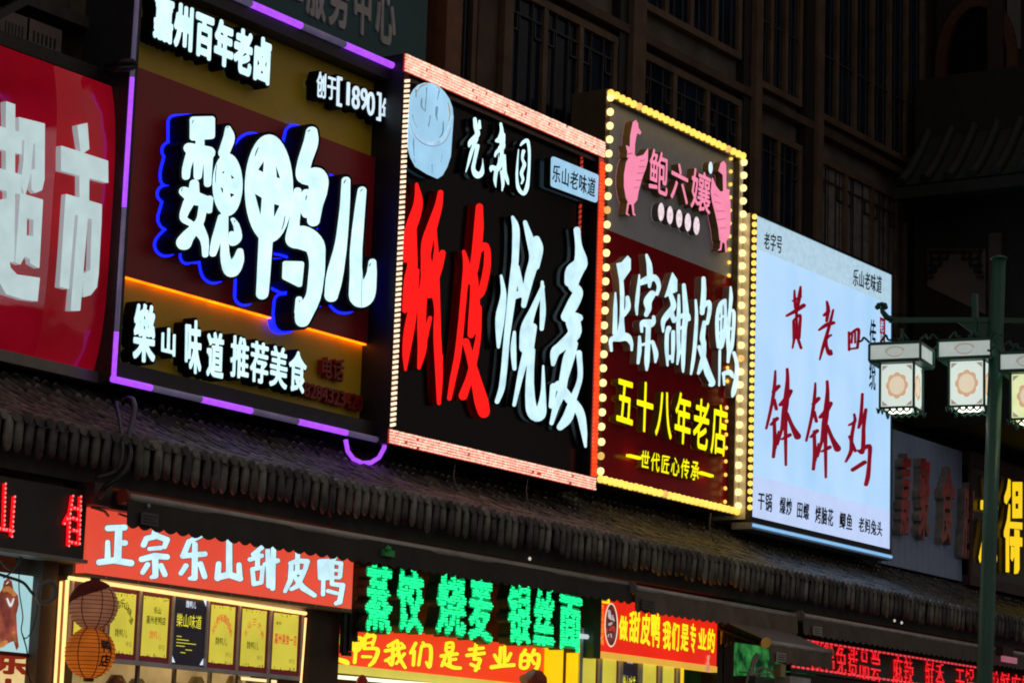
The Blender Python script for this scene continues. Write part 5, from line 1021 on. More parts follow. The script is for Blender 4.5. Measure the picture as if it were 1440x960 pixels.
# ---- second shop: red banner with yellow lettering
YB2 = 14.2
rb_ = thing('red_banner', 'backlit red banner with yellow characters behind the green dotted letters', 'banner', (20, YB2, 2.9))
X0, X1 = xat(474, 905, YB2), xat(771, 930, YB2); Z1, Z0 = zat(480, 874, YB2), (zat(478, 938, YB2)+zat(768, 960, YB2))/2
board(rb_, X0, X1, Z0, Z1, YB2, glow('banner_red', (240, 62, 26), 1.0, base=(.4, .06, .03), noise=.05, nscale=1.5), 'face', .08)
board(rb_, X0, X1, Z0-.075, Z0-.003, YB2-.02, glow('gold_trim', (205, 190, 75), .95, base=(.4, .35, .1)), 'gold_edge', .1)
ybr = glow('yellow_brush', (255, 232, 20), 1.1); yol = mat('red_brown_outline', (.25, .02, .005), emit=(.3, .02, .004), es=.8)
YBR = [((430, 780), 5.333, [[(270, 600, 12), (262, 660, 12)], [(240, 780, 12), (300, 800, 16), (318, 812, 8)]]),
 ((430, 780), 5.333, [[(348, 632, 9), (363, 712, 9), (405, 702, 9), (416, 622, 9), (348, 632, 9)], [(358, 672, 6), (410, 662, 6)], [(385, 630, 8), (368, 802, 10)], [(472, 585, 9), (446, 620, 9)], [(446, 620, 9), (440, 700, 9)], [(446, 620, 8), (517, 602, 9), (502, 672, 8)], [(450, 662, 5), (502, 652, 5)], [(440, 700, 8), (540, 706, 11), (515, 790, 12), (480, 826, 8)], [(428, 760, 8), (490, 762, 7)]]),
 ((430, 780), 5.333, [[(686, 640, 8), (620, 680, 9)], [(600, 717, 10), (740, 692, 9)], [(655, 670, 9), (650, 815, 9), (624, 800, 6)], [(600, 790, 8), (690, 742, 8)], [(690, 650, 10), (702, 760, 10), (747, 842, 8)], [(740, 740, 9), (680, 812, 7)], [(717, 660, 7), (738, 682, 7)]]),
 ((430, 780), 5.333, [[(826, 660, 9), (788, 732, 9)], [(815, 720, 9), (808, 822, 9)], [(868, 690, 7), (848, 822, 8)], [(872, 682, 9), (937, 687, 10), (931, 832, 10), (905, 802, 6)], [(880, 655, 7), (890, 668, 7)]]),
 ((620, 760), 4.8, [[(40, 690, 7), (38, 745, 7), (76, 745, 7), (81, 690, 7), (40, 690, 7)], [(40, 718, 6), (78, 716, 6)], [(4, 776, 9), (110, 762, 9)], [(60, 762, 8), (60, 842, 9)], [(60, 802, 7), (102, 797, 7)], [(30, 790, 8), (8, 842, 7)], [(14, 822, 8), (80, 852, 10), (132, 857, 8)]]),
 ((620, 760), 4.8, [[(240, 688, 9), (226, 798, 8)], [(195, 732, 8), (286, 722, 8)], [(178, 772, 9), (292, 757, 9)], [(226, 797, 8), (266, 802, 9), (236, 872, 9)], [(205, 832, 8), (256, 857, 8)]]),
 ((620, 760), 4.8, [[(405, 720, 8), (396, 846, 8)], [(431, 715, 8), (430, 842, 8)], [(364, 770, 8), (386, 812, 8)], [(472, 760, 8), (450, 807, 8)], [(344, 852, 11), (415, 842, 10), (492, 837, 10)]]),
 ((620, 760), 4.8, [[(571, 735, 8), (550, 770, 8)], [(545, 770, 8), (540, 850, 8), (586, 847, 8), (591, 770, 8), (545, 770, 8)], [(545, 810, 6), (588, 808, 6)], [(631, 735, 8), (606, 792, 8)], [(620, 767, 8), (661, 770, 9), (655, 842, 10), (630, 876, 8)], [(614, 800, 7), (631, 827, 8)]])]
for o_, s_, st in YBR:
    q = drawn(o_, s_, S=st, step=.25, grow=.75); t = MB(); glyph_mesh(t, q, onplane(YB2-.01), YB2-.01, YB2-.006, 0, .1, 0, 0); glyph_mesh(t, q, onplane(YB2-.005), YB2-.005, YB2-.001, .7, .12, 1, 1); t.build('letter', [ybr, yol], rb_)
lighttube('straight white light bar under the gold edge of the red banner', [(473, 951, 14.14), (675, 968, 14.14)], glow('white_bar', (255, 250, 215), 1.3), .018, 'light_bar')
yp = glow('yellow_pillar', (255, 205, 0), 1.0, base=(.5, .4, .02), noise=.06)
for lab, a, b_ in (('left of two glowing yellow panels between the red banners', 770, 792), ('right of two glowing yellow panels between the red banners', 798, 817), ('slim glowing yellow panel at the right end of the last menu board', 953, 962)):
    py = 930; tag(MB().box(xat(a, py, 14.16), xat(b_, py, 14.16), 14.16, 14.26, .12, zat(a, 905 if a < 900 else 936, 14.16)).build('lit_pillar', yp), lab, 'panel')
tag(MB().box(xat(792.5, 930, 14.16), xat(797.5, 930, 14.16), 14.17, 14.25, .12, zat(795, 906, 14.16)).build('orange_strip', mat('orange_brown', (0.6, 0.17, 0.01))), 'narrow orange brown strip between two glowing yellow panels', 'strip')
mb = MB()
for px, a, b_ in ((484, 855, 918), (492, 855, 915), (500, 850, 898), (487, 918, 918)): mb.bar(at(px, a, 14.05), at(px-2, b_, 14.05), .045)
mb.bar(at(482, 918, 14.05), at(492, 919, 14.05), .04); mb.bar(at(490, 897, 14.05), at(501, 899, 14.05), .04)
tag(mb.build('hanging_bracket', black_metal), 'black metal bracket hanging in front of the red banner end', 'bracket')
# round red ornament and pale spoon in front of the banner's right end
c = at(752, 957, 14.0); mb = MB(); mb.lathe(tuple(c), [(.001, -.11), (.08, -.09), (.125, -.02), (.12, .04), (.07, .1), (.001, .115)], 18)
tag(mb.build('red_lantern_top', mat('dull_red_paper', (0.5, 0.09, 0.06), rough=.7)), 'dull red round lantern top at the right end of the red banner', 'lantern')
mb = MB(); mb.tube([at(736, 955, 13.95), at(745, 948, 13.95), at(751, 942, 13.95)], [.05, .035, .02], 8); tag(mb.build('pale_tassel', mat('pale_pink_cloth', (0.75, 0.55, 0.48), rough=.7)), 'pale tassel beside the dull red lantern top', 'tassel')
c = at(509, 958, 14.0); mb = MB(); mb.lathe(tuple(c), [(.001, -.12), (.06, -.05), (.05, .02), (.02, .06), (.001, .065)], 12)
tag(mb.build('red_finial', mat('bright_red_paint', (0.65, 0.02, 0.02), rough=.4)), 'small bright red finial poking up below the white light bar', 'finial')

# ---- third banner and its menu board
YB3 = 14.1
r3 = thing('picture_banner', 'red banner with yellow characters and an oval food picture above a gold hem', 'banner', (23, YB3, 2.9))
X0, X1 = xat(843, 880, YB3), xat(1008, 905, YB3); Z1 = (zat(843, 836, YB3)+zat(1009, 868, YB3))/2; Z0 = (zat(843, 926, YB3)+zat(1007, 943, YB3))/2
zg = (zat(843, 917, YB3)+zat(1007, 934, YB3))/2
board(r3, X0, X1, zg, Z1, YB3, glow('banner_red_deep', (232, 38, 20), 1.0, base=(.4, .03, .02), noise=.08, nscale=2), 'face', .08)
board(r3, X0, X1, Z0, zg-.003, YB3-.01, glow('gold_hem', (226, 172, 62), .95, base=(.4, .3, .1)), 'gold_hem', .09)
for ch, q in zip('做甜皮鸭我们是专业的', ([(871, 863), (884, 866), (883, 902), (870, 899)], [(885, 857), (902, 859), (899, 905), (884, 903)], [(902, 859), (916, 860), (915, 909), (900, 905)], [(915, 859), (930, 861), (928, 912), (915, 909)], [(932, 870), (945, 873), (943, 915), (932, 912)], [(945, 873), (957, 876), (955, 917), (944, 912)], [(958, 873), (970, 876), (968, 917), (957, 914)], [(971, 874), (980, 877), (978, 920), (970, 914)], [(982, 880), (995, 883), (994, 916), (981, 913)], [(995, 881), (1007, 885), (1005, 920), (994, 914)])):
    text(ch, q, YB3-.01, [ybr, ybr], r3, .004, .03, sep=True, body=(.018, .005, .009), bodymat=yol)
of_, sc_ = (820, 810), 6.4
q = drawn(of_, sc_, E=[(253, 437, 60, 198)], step=.3); t = MB(); glyph_mesh(t, q, onplane(YB3-.006), YB3-.006, None, 0, .1); ov = t.build('oval_rim', glow('oval_rim_gold', (250, 225, 190), 1), r3)
q = drawn(of_, sc_, E=[(253, 437, 51, 186)], step=.3); t = MB(); glyph_mesh(t, q, onplane(YB3-.009), YB3-.009, None, 0, .1); t.build('food_picture', glow('food_dark', (92, 30, 26), .95, noise=.7, nscale=12), ov)
flat(ov, 'food_highlight', of_, sc_, [[(235, 310, 12), (240, 360, 16), (260, 380, 14)], [(240, 430, 14), (255, 420, 10)], [(265, 350, 6), (280, 400, 5)], [(225, 540, 7), (230, 520, 5)], [(250, 520, 8), (256, 545, 5)]], YB3-.012, glow('food_pale', (215, 195, 200), .95, noise=.4, nscale=20), .3)
flat(ov, 'food_red', of_, sc_, [[(245, 480, 14), (270, 460, 16), (280, 490, 8)], [(215, 470, 8), (220, 500, 8)]], YB3-.0115, glow('food_red', (190, 40, 40), .95, noise=.4, nscale=20), .3)
q = drawn(of_, sc_, P=[[(160, 182), (228, 188), (232, 238), (162, 228)]], rnd=8, step=.3); t = MB(); glyph_mesh(t, q, onplane(YB3-.006), YB3-.006, None, 0, .1); bd = t.build('badge', ybr, r3)
text('老店', [(846, 840), (855, 841), (855, 846), (846, 845)], YB3-.012, [yol, yol], bd, .003, .0)
text('四川乐山甜皮鸭', [(845, 848), (849.5, 849), (849.5, 907), (845, 906)], YB3-.01, [glow('orange_ink', (255, 130, 20), 1)]*2, r3, .003, .03, vertical=True)
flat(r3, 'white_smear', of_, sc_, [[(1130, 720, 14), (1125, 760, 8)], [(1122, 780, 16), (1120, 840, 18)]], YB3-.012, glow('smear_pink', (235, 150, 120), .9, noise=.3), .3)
tag(MB().box(xat(832, 880, 14.05), xat(842, 880, 14.05), 14.02, 14.16, zat(837, 925, 14.05), zat(837, 834, 14.05)).build('green_post', mat('dark_green_paint', (.02, .11, .06), rough=.5)), 'short dark green post at the left end of the picture banner', 'post')
m2 = thing('small_menu_board', 'partly hidden menu board of small yellow panels below the picture banner', 'menu board', (24, 14.15, 2.3))
zt2 = zat(870, 898, 14.16); xs2 = [xat(p, 940, 14.16) for p in (815, 843, 872, 900, 928, 953)]
fr = MB(); [fr.box(x-.03, x+.03, 14.14, 14.19, 1.9, zt2+.0) for x in xs2]; fr.box(xs2[0], xs2[-1], 14.14, 14.19, zt2+.002, zt2+.06); fr.build('frame', MATS['white_menu_frame'], m2)
for i in range(5):
    menu_panel(m2, xs2[i]+.032, xs2[i+1]-.032, 2.05, zt2-.004, 14.17, 'black' if i == 2 else 'small')
tag(MB().tube([at(812, 893, 14.1), at(843, 897, 14.1)], .025, 6).build('white_rail', glow('white_rail', (200, 215, 225), .9)), 'short pale rail above the left yellow menu panel', 'rail')

# ---- right of the banners: dark post, green lit shop, white bent pipe, red dot screens
post('black post at the right end of the picture banner', 1009, 1016, 920, 14.1, .2, black_metal)
post('dark timber pillar beside the green lit shop', 1018, 1032, 930, 14.3, .3, wood_dark)
gp = thing('green_garden_picture', 'bright green lit garden picture inside the shop beside the last banner', 'picture', (27, 14.9, 2.5))
X0, X1 = xat(1005, 940, 14.9), xat(1150, 940, 14.9); Z1 = zat(1050, 905, 14.9)
gm = bpy.data.materials.new('garden_green'); gm.use_nodes = True; nt = gm.node_tree; n_, l_ = nt.nodes, nt.links; P_ = n_['Principled BSDF']; tc = n_.new('ShaderNodeTexCoord'); vz = n_.new('ShaderNodeTexNoise'); vz.inputs['Scale'].default_value = 6; vz.inputs['Detail'].default_value = 8
l_.new(tc.outputs['Object'], vz.inputs[0]); cr_ = n_.new('ShaderNodeValToRGB'); cr_.color_ramp.elements[0].position = .38; cr_.color_ramp.elements[0].color = (*srgb(8, 42, 22), 1); cr_.color_ramp.elements[1].position = .68; cr_.color_ramp.elements[1].color = (*srgb(60, 150, 70), 1)
l_.new(vz.outputs[0], cr_.inputs[0]); l_.new(cr_.outputs[0], P_.inputs['Emission Color']); P_.inputs['Emission Strength'].default_value = .8; P_.inputs['Base Color'].default_value = (.05, .2, .08, 1)
board(gp, X0, X1, 1.8, Z1, 14.9, gm, 'face', .06)
mb = MB(); mb.prism([(X0, 2.05), (X0+1.2, 2.2), (X1, 2.25), (X1, 2.15), (X0+1.2, 2.08), (X0, 1.95)], 14.89, 14.899); mb.build('lawn_band', glow('lawn_green', (70, 190, 60), .8, noise=.3), gp)
frame(gp, X0-.05, X1, 1.75, Z1+.06, 14.86, 14.95, .06, black_metal)
pipe = mat('white_pipe', (0.85, 0.86, 0.88), rough=.3)
mb = MB(); mb.tube([at(1049, 968, 14.3), at(1050, 955, 14.3), at(1054, 945, 14.3), at(1060, 925, 14.3), at(1064, 919, 14.3), at(1067, 922, 14.3), at(1063, 929, 14.3), at(1056, 945, 14.3), at(1053, 958, 14.3), at(1058, 968, 14.3)], .018, 7)
mb.tube([at(1054, 947, 14.3), at(1063, 948, 14.3), at(1065, 940, 14.3), at(1070, 938, 14.3), at(1080, 940, 14.3), at(1086, 944, 14.3)], .016, 7); mb.tube([at(1040, 944, 14.3), at(1070, 947, 14.3), at(1098, 947, 14.3)], .009, 6)
tag(mb.build('bent_white_pipe', pipe), 'bent white metal pipe handle in front of the green picture', 'pipe')
mb = MB(); mb.box(xat(1111, 960, 13.9), xat(1140, 960, 13.9), 13.9, 14.1, zat(1120, 975, 13.9), zat(1120, 951, 13.9)); tag(mb.build('white_box', mat('white_plastic', (.6, .65, .65), rough=.4)), 'small white plastic box below the lowest awning', 'box')
mb = MB(); mb.box(xat(1062, 955, 14.2), xat(1112, 960, 14.2), 14.2, 14.6, 1.2, zat(1090, 953, 14.2)); tag(mb.build('grey_machine', mat('grey_machine', (.3, .32, .3), rough=.4, metal=.3)), 'grey metal machine top between white pipe and white box', 'machine')
mb = MB(); mb.box(xat(1098, 940, 13.95), xat(1105, 940, 13.95), 13.95, 14.05, zat(1100, 951, 13.95), zat(1100, 933, 13.95)); tag(mb.build('cream_tag', mat('cream_plastic', (.6, .55, .3), rough=.5)), 'small cream upright tag under the lowest awning', 'tag')
YD = 14.15
def dotscreen(label, s, quad, xl, xr, zl0, zl1, border=True):
    t = thing('red_dot_screen', label, 'screen', (xl, YD, zl0), 'red dot matrix screens')
    board(t, xl, xr, zl0, zl1, YD, mat('screen_black', (.012, .011, .012), rough=.4), 'panel', .12)
    bx = MB(); qm = quad_map(quad, YD-.012); n = len(s)
    for i, ch in enumerate(s):
        if ch == ' ': continue
        g_, bb = font_glyph(ch); lm_ = MB(); qd = MB()
        glyph_mesh(lm_, g_, lambda u, v: qm((i+.04+.92*u)/n, v), YD-.012, YD-.002, -.014, .01, 0, 0)
        for iy in range(16):
            for ix in range(16):
                u, v = (ix+.5)/16, (iy+.5)/16
                if g_.sample(u, v) < -.012:
                    x, z = qm((i+.04+.92*u)/n, v); qd.box(x-.014, x+.014, YD-.02, YD-.013, z-.009, z+.009)
        L = lm_.build('led_character', glow('led_text_red', (205, 6, 22), .9, base=(.3, .02, .02), noise=.4, nscale=25), t); _d = qd.build('led_dot', glow('led_dot_red', (255, 32, 42), 1.1, noise=.4, nscale=30), L); _d['kind'] = 'stuff'
    if border:
        k = 0; x = xl+.03
        while x < xr-.05:
            for z in (zl0+.05, zl1-.04): bx.box(x, x+.07, YD-.014, YD-.002, z-.012, z+.012)
            x += .125
        bx.build('led_border', glow('led_border_red', (235, 60, 70), 1), t)['kind'] = 'stuff'
zd1 = (zat(1140, 894, YD)+zat(1375, 936, YD))/2; zd0 = (zat(1140, 944, YD)+zat(1223, 959, YD))/2
xd0, xd1 = xat(1112, 900, YD), xat(1384, 940, YD)
dotscreen('longer red dot matrix screen left of the green lamp post', '甜鸭免费品尝 麻辣 鲜香 干锅 ', [(1140, 897), (1384, 940), (1384, 990), (1140, 942)], xd0, xd1, zd0, zd1)
dotscreen('red dot matrix screen right of the green lamp post, densely lit', '鸭鲜麻辣香锅', [(1390, 939), (1480, 954), (1480, 990), (1390, 977)], xd1+.1, xd1+4, zat(1400, 975, YD), zat(1400, 937, YD), False)
tag(MB().box(xd0, xd1+4, YD-.01, YD+.12, zd0-.3, zd0-.02).build('grey_fascia', concrete), 'dark grey fascia board under the red dot matrix screens', 'board')
q = rectpx((1411, 921), (1431, 925), (1430, 933), (1412, 929), 13.55)
pk = thing('pink_tag_lamp', 'small pink lit tag clipped to the awning right of the lamp post', 'tag', (q[0], 13.55, q[2]))
board(pk, q[0], q[1], q[2], q[3], 13.55, mat('pink_tag', (.5, .2, .26), rough=.5, emit=(.3, .09, .13), es=1), 'plate', .04)
MB().box(q[0], q[1]-.1, 13.56, 13.66, q[3]+.002, q[3]+.13).build('clip', mat('dark_red_clip', (.06, .015, .015)), pk)
sl = mat('lit_spot', (.5, .5, .5), emit=(.6, .55, .45), es=1)
for i, (px, py, lab) in enumerate(((209, 711, 'tiny pale clip on the eave above the orange banner'), (745, 785, 'tiny pale lamp on the eave above the green letters'), (1258, 872, 'left of two tiny pale lamps on the eave beside the lamp post'), (1268, 875, 'right of two tiny pale lamps on the eave beside the lamp post'))):
    c = at(px, py, 13.66); o = MB().lathe(tuple(c), [(.001, -.02), (.014, -.01), (.016, .006), (.001, .02)], 8).build('eave_clip', sl if i else mat('pale_clip', (.5, .5, .5))); tag(o, lab, 'clip')

# ================================================================== GREEN STREET LAMP
TG = mat('green_lamp_paint', (.022, .11, .085), rough=.4, noise=.15, nscale=2)
YLM = 10.0
la = thing('street_lamp', 'dark green ornate street lamp with hanging square lit lanterns', 'street lamp', (xat(1384, 980, YLM), YLM, .12))
pb_, pt_ = np.array(at(1383, 1010, YLM)), np.array(at(1405, 365, YLM)); dv = (pt_-pb_)/(pt_[2]-pb_[2]); base = pb_+dv*(.12-pb_[2])
P = MB(); P.tube([tuple(base), tuple(base+dv*1.2), tuple(base+dv*(pt_[2]-.12))], [.1, .088, .074], 8); P.lathe(tuple(base), [(.14, 0), (.14, .3), (.1, .45), (.075, .5)], 12)
P.build('pole', TG, la)
P = MB(); P.lathe(tuple(pt_), [(.074, 0), (.088, .005), (.07, .03), (.001, .05)], 10); P.build('pole_cap', TG, la)
Ld = np.array([CR[0], CR[1], 0]); Ld = Ld/np.linalg.norm(Ld)      # the arms lie across the street, square to the pole
def rel(px, py, k=0.0):
    """point of the lamp's own vertical plane"""
    nrm = np.cross(Ld, (0, 0, 1)); d = CF+CR*(px-720)/FPX-CU*(py-480)/FPX; p0 = pt_; t = ((p0-CC)@nrm)/(d@nrm); return CC+d*t+nrm*k
A = MB(); A.bar(rel(1250, 450), rel(1402, 450), .05, .045); A.tube([rel(1256, 450), rel(1247, 446), rel(1241, 438), rel(1240, 432)], [.032, .032, .026, .02], 8)
for dx, dy in ((-6, 0), (5, 0), (0, -4), (-4, -3), (4, -3)): A.lathe(tuple(rel(1240+dx, 432+dy)), [(.001, -.028), (.024, -.015), (.03, 0), (.024, .018), (.001, .028)], 8)
A.bar(rel(1404, 450), rel(1500, 453), .05, .045)
k = A.add([rel(1345, 452, -.012), rel(1402, 452, -.012), rel(1402, 478, -.012), rel(1380, 478, -.012), rel(1345, 452, .012), rel(1402, 452, .012), rel(1402, 478, .012), rel(1380, 478, .012)])
for f_ in ((0, 1, 2, 3), (7, 6, 5, 4), (0, 4, 5, 1), (1, 5, 6, 2), (2, 6, 7, 3), (3, 7, 4, 0)): A.face([k+i for i in f_])
A.build('arm', TG, la)
A = MB(); A.bar(rel(1372, 470, .0)+np.array((0, 0, 0)), rel(1371, 413, -.0), .06, .05); A.build('stub_arm', TG, la)
lit = bpy.data.materials.new('lantern_panel'); lit.use_nodes = True; nt = lit.node_tree; P_ = nt.nodes['Principled BSDF']; P_.inputs['Base Color'].default_value = (.6, .62, .58, 1); P_.inputs['Emission Color'].default_value = (*srgb(208, 222, 214), 1); P_.inputs['Emission Strength'].default_value = .95; P_.inputs['Roughness'].default_value = .4
lit2 = mat('lantern_top_panel', (.5, .52, .5), rough=.4, emit=srgb(168, 180, 175), es=.85, noise=.08)
orn = mat('ornament_orange', (.5, .25, .1), emit=srgb(212, 174, 142), es=.85, noise=.1); orn2 = mat('ornament_cream', (.5, .4, .3), emit=srgb(224, 210, 184), es=.9, noise=.05); orn3 = mat('ornament_grey', (.4, .33, .3), emit=srgb(170, 160, 150), es=.7, noise=.1)
lit3 = mat('lantern_panel_yellow', (.6, .62, .5), rough=.4, emit=srgb(222, 232, 172), es=.95, noise=.06)
spark = glow('lamp_bulb', (255, 252, 225), 3.5)
def square_lantern(px, pyt, pxw, pyb, k, panel, twist=math.radians(-24)):
    """hung so that the top of its upper box is seen at (px,pyt)"""
    c = rel(px, pyt, k); s_ = np.linalg.norm(c-CC)/FPX*pxw        # metres across the upper box
    h = (pyb-pyt)*np.linalg.norm(c-CC)/FPX
    tm = Matrix.Translation(c) @ Matrix.Rotation(math.atan2(CF[1], CF[0])-math.pi/2+twist, 4, 'Z')
    root = bpy.data.objects.new('hanging_lantern', None); COL.objects.link(root); root.parent = la; root.matrix_parent_inverse = la.matrix_world.inverted(); root.matrix_world = tm
    # built in local coords: -y faces the viewer, z down from 0
    def put(mb, name, m, par=root):
        me = mb.build(name, m); me.parent = par; return me
    uh, lw = h*.245, s_*.66; f_ = .022
    body = MB()
    for (ww, z1, z0) in ((s_, 0, -uh), (lw, -uh-.015, -h*.93)):
        a = ww/2
        for sx in (-1, 1):
            for sy in (-1, 1): body.box(sx*a-f_/2, sx*a+f_/2, sy*a-f_/2, sy*a+f_/2, z0, z1)
        for z in (z1, z0):
            for sgn in (-1, 1):
                body.box(-a+f_/2, a-f_/2, sgn*a-f_/2+.001, sgn*a+f_/2-.001, z-f_/2, z+f_/2); body.box(sgn*a-f_/2+.001, sgn*a+f_/2-.001, -a+f_/2, a-f_/2, z-f_/2, z+f_/2)
    body.box(-s_/2, s_/2, -s_/2, s_/2, -uh-.022, -uh-.012); body.box(-s_/2, s_/2, -s_/2, s_/2, .012, .02)
    # scroll work on the roof corners and under the body
    def scroll(p0, dx, dy, dz, r_=.05):
        pts = [(p0[0]+dx*t*.12+dx*r_*.3*math.sin(6*t), p0[1]+dy*t*.12, p0[2]+dz*(.05*t+.035*math.sin(5*t))) for t in np.linspace(0, 1, 9)]; body.tube(pts, .012, 5)
    for sx in (-1, 1):
        for sy in (-1, 1):
            scroll((sx*s_/2, sy*s_/2, .02), sx, sy*.2, 1); scroll((sx*s_*.28, sy*s_/2, .02), -sx, 0, 1.3)
            scroll((sx*lw/2, sy*lw/2, -h*.93), sx*.3, sy*.1, -1)
    for sy in (-1, 1):
        for q in (-.3, -.1, .1, .3): body.tube([(lw*q-.03, sy*lw/2, -h*.93), (lw*q-.03, sy*lw/2, -h*.965), (lw*q+.0, sy*lw/2, -h*1.0), (lw*q+.03, sy*lw/2, -h*.965), (lw*q+.03, sy*lw/2, -h*.93)], .011, 5)
    for q in (-.25, .25):
        for sx in (-1, 1): body.tube([(sx*lw/2, lw*q-.04, -h*.93), (sx*lw/2, lw*q, -h*.995), (sx*lw/2, lw*q+.04, -h*.93)], .011, 5)
    put(body, 'lantern_frame', TG)
    pn = MB(); pn.box(-s_/2+.012, s_/2-.012, -s_/2+.004, s_/2-.004, -uh+.008, -.008); put(pn, 'upper_panel', lit2)
    pn = MB(); pn.box(-lw/2+.008, lw/2-.008, -lw/2+.004, lw/2-.004, -h*.93+.004, -uh-.024); lo = put(pn, 'lower_panel', panel)
    # flower medallion and corner triangles on the front and right faces
    zc = (-h*.93-uh-.02)/2; R_ = lw*.3
    for face in (0, 1):
        M_ = MB(); D_ = MB(); K_ = MB()
        def P2(a, b, off): return (a, -lw/2+.004-off, zc+b) if face == 0 else (lw/2-.008+off, a, zc+b)
        pts = [(R_*(1+.17*abs(math.cos(4*t)))*math.cos(t), R_*(1+.17*abs(math.cos(4*t)))*math.sin(t)) for t in np.linspace(0, 2*math.pi, 64, endpoint=False)]
        b = M_.add([P2(x*.95, z*1.12, .003) for x, z in pts]); M_.face(range(b, b+64))
        b = D_.add([P2(R_*.8*math.cos(t)*.95, R_*.8*math.sin(t)*1.12, .005) for t in np.linspace(0, 2*math.pi, 32, endpoint=False)]); D_.face(range(b, b+32))
        hh = (h*.93-uh-.03)/2
        for sx in (-1, 1):
            for sz in (-1, 1):
                K_ = MB(); b = K_.add([P2(sx*lw*.44, sz*hh*.93, .003), P2(sx*lw*.26, sz*hh*.93, .003), P2(sx*lw*.44, sz*hh*.68, .003)]); K_.face((b, b+1, b+2)); put(K_, 'corner_ornament', orn3, lo)
        put(M_, 'flower_ring', orn, lo); put(D_, 'flower_disc', orn2, lo)
    F_ = MB(); b = F_.add([(s_*.2*math.cos(t)*(1.0 if math.sin(t) > 0 else .8), -s_/2+.0035, -uh/2+uh*.34*math.sin(t)) for t in np.linspace(0, 2*math.pi, 24, endpoint=False)]); F_.face(range(b, b+24)); fo_ = put(F_, 'fan_ornament', orn3)
    F_ = MB(); b = F_.add([(s_*.15*math.cos(t), -s_/2+.0015, -uh/2+uh*.24*math.sin(t)) for t in np.linspace(0, 2*math.pi, 24, endpoint=False)]); F_.face(range(b, b+24)); put(F_, 'fan_inner', lit2)
    B_ = MB()
    for q in (-.22, 0, .2): B_.lathe((lw*q, -lw*.12, -h*.955), [(.001, -.028), (.04, -.015), (.045, .0), (.03, .015), (.001, .018)], 10)
    put(B_, 'bulb', spark)
    R2 = MB(); R2.bar((0, 0, .02), (0, 0, .2), .03); put(R2, 'hanger', TG)
square_lantern(1268, 489, 72, 583, 0, lit); square_lantern(1369, 481, 74, 577, -.15, lit); square_lantern(1446, 507, 74, 603, .2, lit3)

# ================================================================== DARK GATE TOWER ACROSS THE END, AT THE RIGHT
def atx(px, py, X):
    d = CF + CR*(px-720)/FPX - CU*(py-480)/FPX
    return CC + d*(X/d[0])
gt = thing('gate_tower', 'dark tiled gate tower with an arched opening looming at the far right', 'building', (36, 12, 0))
bl, tl_ = at(1258, 262, 15.3), at(1322, 128, 15.3); XE_ = bl[0]; XB = XE_+.9; XU = tl_[0]+.3
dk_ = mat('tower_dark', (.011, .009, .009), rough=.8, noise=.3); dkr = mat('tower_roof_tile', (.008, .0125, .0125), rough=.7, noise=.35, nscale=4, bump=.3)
YR0, YR1 = 8.0, 15.3
zbot = atx(1295, 600, XB)[2]
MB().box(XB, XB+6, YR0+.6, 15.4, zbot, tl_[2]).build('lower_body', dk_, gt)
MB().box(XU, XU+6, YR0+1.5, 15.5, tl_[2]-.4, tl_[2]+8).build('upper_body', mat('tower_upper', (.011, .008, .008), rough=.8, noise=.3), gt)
MB().box(XB+.1, XB+1.2, YR0+.6, YR0+1.4, 0, zbot+.1).build('support_pier', dk_, gt)
rf_ = MB(); nr_ = 8
def rp(v, y): return (XE_+(tl_[0]-XE_)*v, y, bl[2]+(tl_[2]-bl[2])*(v**1.25)+.5*max(0, (YR0+2-y)/2)**2*(1-v))
yy = YR1
ys_ = np.linspace(YR1, YR0, 24)
rows = [rf_.add([rp(j/nr_, y) for y in ys_]) for j in range(nr_+1)]
for j in range(nr_):
    for k in range(23): rf_.face((rows[j]+k, rows[j]+k+1, rows[j+1]+k+1, rows[j+1]+k))
y = YR1-.1
while y > YR0:
    rf_.tube([tuple(np.array(rp(j/6, y))+(0, 0, .05)) for j in range(7)], .075, 8); y -= .36
rf_.box(XE_-.02, XE_+.25, YR0, YR1, bl[2]-.2, bl[2]-.03); rf_.tube([tuple(tl_+np.array((0, 0, .08))), (tl_[0], YR0, tl_[2]+.08)], .14, 8)
rf_.build('roof', dkr, gt)
c = atx(1376, 88, XU); R_ = np.linalg.norm(atx(1376, 5, XU)-c); ar = MB(); W_ = R_*.62
pts = [(XU-.03, c[1]+W_, c[2]-1.0)]+[(XU-.03, c[1]-W_*math.cos(t), c[2]+R_*math.sin(t)) for t in np.linspace(math.pi, 0, 22)]+[(XU-.03, c[1]-W_, c[2]-1.0)]
for a_, b_ in zip(pts[:-1], pts[1:]): ar.bar(a_, b_, .16, .16)
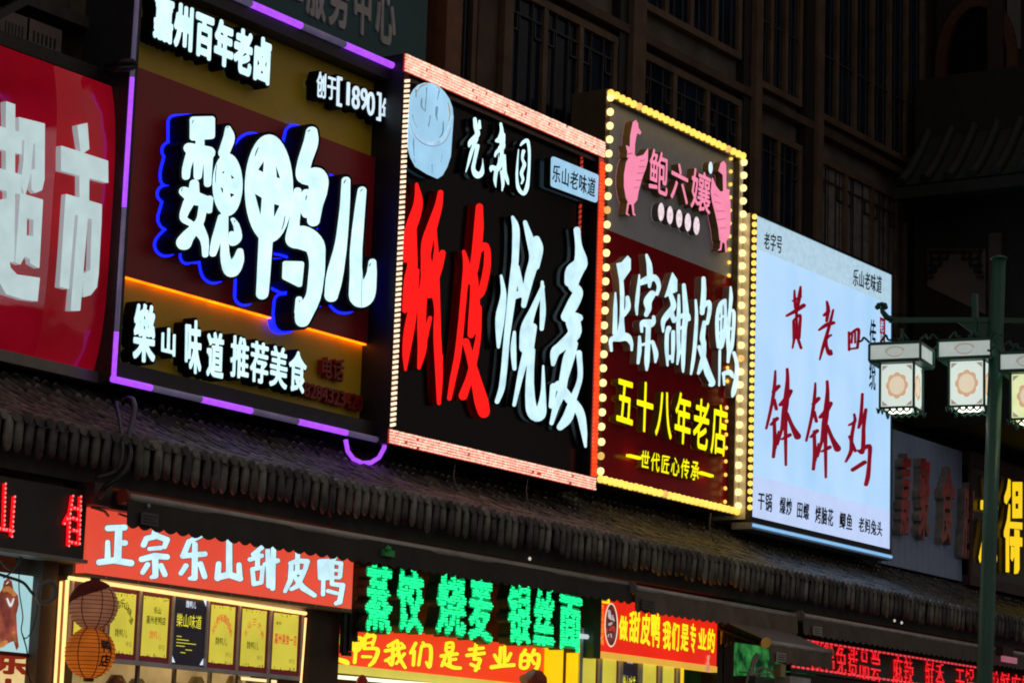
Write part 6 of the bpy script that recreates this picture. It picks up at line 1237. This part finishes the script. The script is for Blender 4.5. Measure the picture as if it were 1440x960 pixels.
ar.build('arch', mat('arch_wood', (.07, .022, .009), rough=.6), gt)
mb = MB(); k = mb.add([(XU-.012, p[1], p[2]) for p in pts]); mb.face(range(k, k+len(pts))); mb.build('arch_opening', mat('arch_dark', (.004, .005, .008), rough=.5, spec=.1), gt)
def xbox(name, p, q_, X, d, m):
    a_, b_ = atx(*p, X), atx(*q_, X); MB().box(X-d, X+.02, min(a_[1], b_[1]), max(a_[1], b_[1]), min(a_[2], b_[2]), max(a_[2], b_[2])).build(name, m, gt)
xbox('column', (1394, -40), (1416, 105), XU, .15, mat('tower_column', (.025, .012, .009), rough=.7))
xbox('pale_panel', (1418, -40), (1436, 70), XU, .05, mat('tower_pale', (.11, .115, .12), rough=.7))
pw = mat('tower_cream_wall', (.13, .1, .085), rough=.8, noise=.3, nscale=2)
mb = MB(); k = mb.add([atx(*p_, XB-.02) for p_ in ((1304, 350), (1386, 350), (1386, 442), (1304, 402))]); mb.face((k, k+1, k+2, k+3)); k = mb.add([atx(*p_, XB+.05) for p_ in ((1304, 350), (1386, 350), (1386, 442), (1304, 402))])
mb.face((k, k+1, k+2, k+3)); [mb.face((i, (i+1) % 4, 4+(i+1) % 4, 4+i)) for i in range(4)]
mb.build('pale_wall', pw, gt)
xbox('pale_column', (1394, 330), (1412, 450), XB, .1, mat('tower_pale_brown', (.075, .05, .042), rough=.7))
fr = MB(); L_ = lambda a_, b_: fr.bar(atx(*a_, XB-.06), atx(*b_, XB-.06), .035, .035)
for s_ in (0, 1):
    fx = (lambda x: x) if not s_ else (lambda x: 2*1343-x)
    for a_, b_ in (((1305, 353), (1343, 353)), ((1309, 363), (1332, 363)), ((1305, 373), (1322, 373)), ((1305, 382), (1315, 382)), ((1309, 353), (1309, 384)), ((1322, 353), (1322, 374)), ((1332, 353), (1332, 364)), ((1315, 372), (1315, 383)), ((1303, 389), (1312, 389))): L_((fx(a_[0]), a_[1]), (fx(b_[0]), b_[1]))
fr.build('fretwork', black_metal, gt)

bpy.data.objects.remove(_fo)
